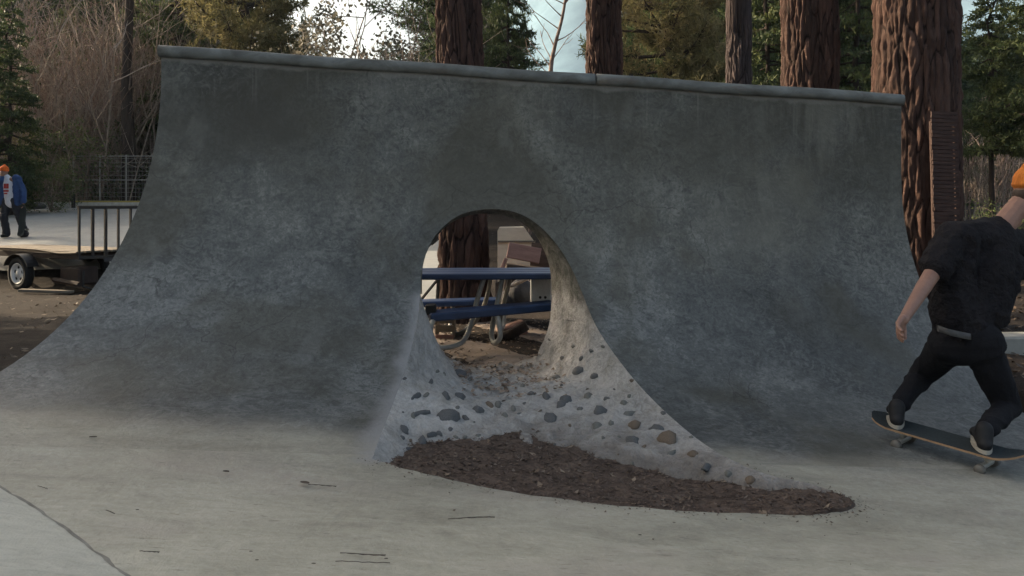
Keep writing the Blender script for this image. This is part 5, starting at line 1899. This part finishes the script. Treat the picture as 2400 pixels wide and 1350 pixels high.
def hand(mb, wrist, d, palm_n, s=1.0, curl=.5, side=1):
    """palm plus five bent fingers; d is forearm direction, palm_n faces out of the palm"""
    d = Vector(d).normalized(); n = Vector(palm_n); n = (n - d * n.dot(d)).normalized(); w = d.cross(n) * side
    p = Vector(wrist)
    mb.capsule(p, .026 * s, p + d * .03 * s, .027 * s)
    for k in range(4):
        off = w * ((k - 1.5) * .021 * s)
        a = p + d * .035 * s + off * .75; kn = p + d * .095 * s + off
        mb.capsule(a, .0155 * s, kn, .0135 * s)
        ln = (.068, .078, .073, .057)[k] * s
        d1 = (d * math.cos(curl * .6) + n * math.sin(curl * .6)).normalized()
        d2 = (d * math.cos(curl * 1.5) + n * math.sin(curl * 1.5)).normalized()
        m1 = kn + d1 * ln * .52
        mb.capsule(kn, .0105 * s, m1, .0095 * s); mb.capsule(m1, .0095 * s, m1 + d2 * ln * .5, .0078 * s)
    tb = p + d * .03 * s - w * .027 * s
    t1 = tb + (d * .6 - w * .7 + n * .35).normalized() * .042 * s
    mb.capsule(tb, .0145 * s, t1, .012 * s)
    mb.capsule(t1, .0115 * s, t1 + (d * .9 - w * .2 + n * .4).normalized() * .034 * s, .009 * s)

def head_mesh(mb, c, fwd, up, s=1.0):
    fwd = Vector(fwd).normalized(); up = Vector(up); up = (up - fwd * up.dot(fwd)).normalized(); rt = fwd.cross(up)
    rot = Matrix((rt, fwd, up)).transposed()
    L = lambda x, y, z: Vector(c) + rot @ (Vector((x, y, z)) * s)
    mb.ell(L(0, -.008, .02), (.076 * s, .094 * s, .098 * s), rot)
    mb.ell(L(0, .025, -.045), (.058 * s, .064 * s, .070 * s), rot)
    mb.ell(L(0, .055, -.088), (.030 * s, .028 * s, .022 * s), rot)
    mb.capsule(L(0, .086, .012), .010 * s, L(0, .108, -.022), .014 * s)
    for sx in (-1, 1):
        mb.ell(L(sx * .077, -.008, -.008), (.010 * s, .020 * s, .032 * s), rot, 10, 6)
        mb.ell(L(sx * .032, .078, .032), (.022 * s, .014 * s, .010 * s), rot, 10, 6)
        mb.ell(L(sx * .036, .066, -.018), (.022 * s, .018 * s, .02 * s), rot, 10, 6)
    mb.ell(L(0, .082, -.052), (.024 * s, .010 * s, .006 * s), rot, 10, 6)
    mb.ell(L(0, .080, -.063), (.022 * s, .011 * s, .006 * s), rot, 10, 6)
    return L, rot

# ---- skater
sk_lab = 'skater in black t-shirt and trousers crouching on a moving board, seen from behind'
Rw_, Fw_ = on_ramp(2085, 1032), on_ramp(2352, 1112)
bc = (Rw_ + Fw_) / 2
bax = (Fw_ - Rw_).normalized()
bup = Vector((-.02, -.06, 1)); bup = (bup - bax * bup.dot(bax)).normalized()
bsd = bup.cross(bax)
brot = Matrix((bax, bsd, bup)).transposed()
board = thing('skateboard', 'dark skateboard rolling under the skater\'s feet at the ramp base', 'skateboard', bc)
board.rotation_euler = brot.to_euler()
M['grip'] = simple('grip_tape', (0.030, 0.040, 0.042), (0.018, 0.024, 0.026), 60, 0.9, 0.3, 0.002)
M['deck_side'] = simple('maple_ply', (0.42, 0.27, 0.15), (0.30, 0.18, 0.10), 20, 0.6, 0.1, 0.002)
M['urethane'] = simple('urethane', (0.16, 0.15, 0.13), (0.11, 0.10, 0.09), 20, 0.5, 0, 0.001)
def deck_build(root, L=.82, W=.205, zc=.098, under='deck_side'):
    nx_, ny_ = 26, 8
    T = []; 
    for i in range(nx_ + 1):
        x = -L / 2 + L * i / nx_
        e = max(0, abs(x) - L * .33) / (L * .17)
        z = zc + .048 * e ** 1.6
        ww = W / 2 * math.sqrt(max(.02, 1 - max(0, (abs(x) - L * .37) / (L * .13)) ** 2)) if abs(x) > L * .37 else W / 2
        for j in range(ny_ + 1):
            y = -ww + 2 * ww * j / ny_
            T.append((x, y, z + .010 * (y / (W / 2)) ** 2))
    n = len(T)
    Vd = T + [(x, y, z - .011) for x, y, z in T]
    gf_ = [tuple(q) for q in grid_faces(nx_ + 1, ny_ + 1)]
    m = MB()
    m.add(Vd, [f_[::-1] for f_ in gf_], 0)
    m.f = [f_ for f_ in m.f]
    m.add(Vd, [tuple(k + n for k in f_) for f_ in gf_], 1)
    w = ny_ + 1
    ring = [j for j in range(w)] + [i * w + ny_ for i in range(1, nx_ + 1)] + [nx_ * w + j for j in range(ny_ - 1, -1, -1)] + [i * w for i in range(nx_ - 1, 0, -1)]
    m.add(Vd, [(ring[i], ring[(i + 1) % len(ring)], ring[(i + 1) % len(ring)] + n, ring[i] + n) for i in range(len(ring))], 1)
    m.build('deck', [M['grip'], M[under]], root, False)
    for sx in (-1, 1):
        tk = MB()
        x = sx * L * .27
        tk.box((x, 0, zc - .026), (.09, .055, .014), bev=.003); tk.tube([(x, 0, zc - .03), (x + sx * .012, 0, zc - .055)], [.022, .014], 8)
        tk.tube([(x, -.085, zc - .077), (x, .085, zc - .077)], .010, 8); tk.box((x, 0, zc - .066), (.03, .13, .022), bev=.005)
        tk.build('truck', M['pipe'], root)
        for sy in (-1, 1):
            wb = MB()
            wb.tube([(x, sy * .072, zc - .077), (x, sy * .078, zc - .077), (x, sy * .1, zc - .077), (x, sy * .106, zc - .077)], [.022, .0275, .0275, .022], 16)
            wb.build('wheel', M['urethane'], root, True)
deck_build(board)
def bpt(x, y, z=.118):
    return bc + brot @ Vector((x, y, z))

sk = thing('person', sk_lab, 'person', bc)
fwd = Vector((.25, 1, 0)).normalized()
ankL = bpt(-.27, .0, .20); ankR = bpt(.20, .0, .20)
toe = Vector((.35, .94, 0)); toe = (toe - bup * toe.dot(bup)).normalized()
pel = at(2262, 792, 4.60)
hipL = at(2228, 806, 4.62); hipR = at(2300, 806, 4.54)
kneeL = ik(hipL, ankL, .42, .42, (.66, 1, .05)); kneeR = ik(hipR, ankR, .42, .42, (.85, .9, .45))
chest = at(2298, 640, 4.70); neck = at(2352, 512, 4.78); head = at(2416, 446, 4.80)
shL = at(2236, 560, 4.62); shR = at(2396, 575, 4.92)
elL = at(2168, 668, 4.46); wrL = at(2122, 742, 4.30)
elR = at(2428, 655, 4.72); wrR = at(2515, 700, 4.62)
b = MB()
b.capsule(pel, .125, at(2272, 720, 4.66), .115); b.capsule(at(2272, 720, 4.66), .115, chest, .135); b.capsule(chest, .13, at(2325, 565, 4.74), .105)
b.capsule(at(2325, 565, 4.74), .10, shL, .06); b.capsule(at(2325, 565, 4.74), .10, shR, .06)
b.capsule(at(2335, 550, 4.75), .07, head, .055)
b.capsule(shL, .056, elL, .042); b.capsule(elL, .043, wrL, .028)
b.capsule(shR, .056, elR, .042); b.capsule(elR, .043, wrR, .028)
for hp, kn, an in ((hipL, kneeL, ankL), (hipR, kneeR, ankR)):
    b.capsule(hp, .085, kn, .056); b.capsule(kn, .056, an, .038)
hand(b, wrL, (wrL - elL), (.75, .2, .35), 1.05, .62, 1)
hand(b, wrR, (wrR - elR), (0, .3, -1), 1.0, .5, -1)
hl, hrot = head_mesh(b, head, (.82, .45, -.12), (.15, 0, 1), 1.06)
organic('body', b, M['skin'], sk, .0052, 4, bc)
# t-shirt
b = MB()
sh_mid = at(2325, 562, 4.74)
b.capsule(at(2256, 770, 4.61), .150, at(2270, 715, 4.66), .140); b.capsule(at(2270, 715, 4.66), .142, chest, .168); b.capsule(chest, .165, sh_mid, .130)
b.capsule(sh_mid, .125, shL, .078); b.capsule(sh_mid, .125, shR, .078)
b.capsule(sh_mid, .10, at(2342, 535, 4.76), .075)
b.capsule(shL, .092, shL.lerp(elL, .60), .084); b.capsule(shR, .092, shR.lerp(elR, .60), .084); b.capsule(shL + Vector((.03, 0, -.02)), .10, at(2245, 640, 4.64), .10)
b.capsule(at(2232, 625, 4.62), .115, at(2238, 742, 4.60), .125); b.capsule(at(2350, 625, 4.72), .11, at(2310, 730, 4.64), .12)
wrinkle(organic('t_shirt', b, M['black_cotton'], sk, .009, 6, bc), .016, (5, 5, 3.2), 3)
b = MB()
b.capsule(hipL, .118, hipR, .118); b.capsule(pel + Vector((0, 0, .05)), .120, pel, .125)
for hp, kn, an in ((hipL, kneeL, ankL), (hipR, kneeR, ankR)):
    b.capsule(hp, .104, kn, .068); b.capsule(kn, .068, an + (kn - an) * .12, .046)
wrinkle(organic('trousers', b, M['black_denim'], sk, .009, 5, bc), .011, (4.5, 4.5, 7), 13)
# pale belt showing under the shirt hem at the back
b = MB()
P = [at(2200, 770, 4.50), at(2222, 778, 4.447), at(2250, 785, 4.437), at(2276, 790, 4.45)]
P = [Vector(p) for p in catmull([tuple(p) for p in P], 5)]
vs = []
for p in P:
    vs += [p + Vector((0, .004, .018)), p - Vector((0, .004, .016)), p + Vector((0, .02, -.016)), p + Vector((0, .02, .018))]
b.add([v - bc for v in vs], [(4 * i + a_, 4 * i + (a_ + 1) % 4, 4 * i + 4 + (a_ + 1) % 4, 4 * i + 4 + a_) for i in range(len(P) - 1) for a_ in range(4)])
M['belt'] = simple('grey_webbing', (0.085, 0.083, 0.082), (0.05, 0.05, 0.05), 40, 0.8, 0.2, 0.002)
b.build('belt', M['belt'], sk, True)
for an in (ankL, ankR):
    b = MB()
    base = an - bup * .055
    b.capsule(an + bup * .01, .046, base - toe * .03, .040); b.capsule(base - toe * .045, .036, base + toe * .13, .036); b.ell(base + toe * .16 - bup * .004, (.043, .05, .033))
    s_ = organic('shoe', b, M['shoe_black'], sk, .007, 4, bc)
    b = MB()
    for k in range(14):
        pass
    rot = Matrix((toe.cross(bup) * -1, toe, bup)).transposed()
    vs = []
    for k in range(20):
        a = 2 * math.pi * k / 20
        q = base - bup * .022 + toe * .058 + rot @ Vector((.047 * math.cos(a), .142 * math.sin(a), 0))
        vs += [q - bc, q - bup * .020 - bc]
    b.add(vs, [(2 * k, 2 * k + 1, (2 * k + 3) % 40, (2 * k + 2) % 40) for k in range(20)] + [tuple(range(0, 40, 2)), tuple(range(1, 40, 2))[::-1]])
    b.build('sole', M['sole'], s_)
b = MB()
b.ell(hl(0, -.012, .048), (.088 * 1.06, .104 * 1.06, .092 * 1.06), hrot); b.ell(hl(0, -.03, .125), (.05, .055, .035), hrot)
b.ell(hl(0, -.01, .02), (.091 * 1.06, .107 * 1.06, .032), hrot)
organic('beanie', b, M['orange_knit'], sk, .008, 3, bc)
b = MB(); b.ell(hl(0, -.045, -.035), (.074, .062, .055), hrot)
organic('hair', b, M['hair'], sk, .008, 3, bc)
for sx in (-1, 1):
    b = MB(); b.ell(hl(sx * .032, .084, .018) - bc, (.011, .006, .006), hrot, 10, 6); b.build('eye', M['eye'], sk, True)

# ---- child in the background
kY = 18.5
kz = tz(at(25, 0, kY).x, kY) + .05
kb = Vector((at(25, 0, kY).x, kY, kz))
kid = thing('person', 'person in an orange beanie and open blue jacket standing behind the trailer with a skateboard', 'person', kb)
def K(px, dzm, dy=0.0):
    return Vector((at(px, 0, kY).x, kY + dy, kz + dzm))
pel = K(25, .86); ch_ = K(22, 1.20); nk = K(16, 1.38); hd = K(9, 1.50)
sL, sR = K(4, 1.32), K(42, 1.32); eL, eR = K(-8, 1.05, .02), K(53, 1.05, .02); wL, wR = K(-6, .82, -.05), K(58, .80, -.05)
hL, hR = K(16, .84), K(34, .84); kL, kR = K(13, .46, -.06), K(45, .46, .02); aL, aR = K(15, .09), K(53, .09, .10)
b = MB()
b.capsule(pel, .11, ch_, .115); b.capsule(ch_, .11, K(20, 1.30), .09); b.capsule(K(20, 1.30), .085, sL, .05); b.capsule(K(20, 1.30), .085, sR, .05); b.capsule(nk, .05, hd, .05)
for s_, e_, w_ in ((sL, eL, wL), (sR, eR, wR)):
    b.capsule(s_, .046, e_, .036); b.capsule(e_, .036, w_, .025)
for h_, k_, a_ in ((hL, kL, aL), (hR, kR, aR)):
    b.capsule(h_, .075, k_, .05); b.capsule(k_, .05, a_, .035)
hand(b, wL, (wL - eL), (.3, -.2, 0), .92, .6, 1); hand(b, wR, (wR - eR), (-.3, -.2, 0), .92, .8, -1)
hl, hrot = head_mesh(b, hd, (-.1, -1, 0), (0, 0, 1), 1.0)
organic('body', b, M['skin'], kid, .010, 4, kb)
b = MB(); b.capsule(K(25, .80), .125, ch_, .130); b.capsule(ch_, .130, K(20, 1.30), .10); b.capsule(K(20, 1.30), .09, nk, .065)
ts = organic('t_shirt', b, M['white_cloth'], kid, .012, 4, kb)
b = MB()
for s_, e_, w_, sx in ((sL, eL, wL, -1), (sR, eR, wR, 1)):
    b.capsule(s_ + Vector((-.05 * sx, 0, .03)), .075, s_, .078); b.capsule(s_, .078, e_, .062); b.capsule(e_, .062, w_.lerp(e_, .08), .052)
    for dy in (.04, -.02, .08):
        b.capsule(K(25 + sx * 13 + 0, 1.28, dy), .06, K(25 + sx * 17, .78, dy), .065)
b.capsule(K(12, 1.28, .09), .07, K(14, .80, .09), .075); b.capsule(K(36, 1.28, .09), .07, K(36, .80, .09), .075); b.capsule(K(24, 1.28, .10), .07, K(25, .80, .10), .075)
wrinkle(organic('jacket', b, M['blue_cloth'], kid, .012, 4, kb), .018, (6, 6, 4), 23)
b = MB()
b.capsule(hL, .10, hR, .10)
for h_, k_, a_ in ((hL, kL, aL), (hR, kR, aR)):
    b.capsule(h_, .10, k_, .078); b.capsule(k_, .078, a_, .072)
wrinkle(organic('trousers', b, M['dark_jeans'], kid, .012, 4, kb), .014, (5, 5, 7), 33)
for a_ in (aL, aR):
    b = MB(); b.capsule(a_ - Vector((0, -.03, .045)), .042, a_ - Vector((0, .15, .05)), .040)
    organic('shoe', b, M['shoe_black'], kid, .010, 3, kb)
b = MB(); b.ell(hl(0, -.012, .055), (.092, .108, .092), hrot); b.ell(hl(0, -.01, .03), (.096, .112, .034), hrot); b.ell(hl(0, -.02, .15), (.03, .03, .022), hrot)
organic('beanie', b, M['orange_hat'], kid, .010, 3, kb)
for sx in (-1, 1):
    b = MB(); b.ell(hl(sx * .032, .086, .018) - kb, (.011, .006, .006), hrot, 10, 6); b.build('eye', M['eye'], kid, True)
# red print on the shirt front: three bars of lettering-like marks
b = MB()
for (dx, dz2, w, h) in ((-.03, 1.17, .05, .11), (.03, 1.17, .05, .11), (0, 1.06, .11, .04), (-.01, 1.00, .07, .03)):
    b.box(Vector((K(23, 0).x + dx, kY - .134, kz + dz2)) - kb, (w, .012, h))
b.build('chest_print', M['red_print'], kid)
kbrd = thing('skateboard', 'black skateboard held upright at the child\'s side', 'skateboard', K(60, .39, -.12))
kbrd.rotation_euler = (rad(2), rad(84), rad(-110))
deck_build(kbrd, .74, .20, .0, 'grip')
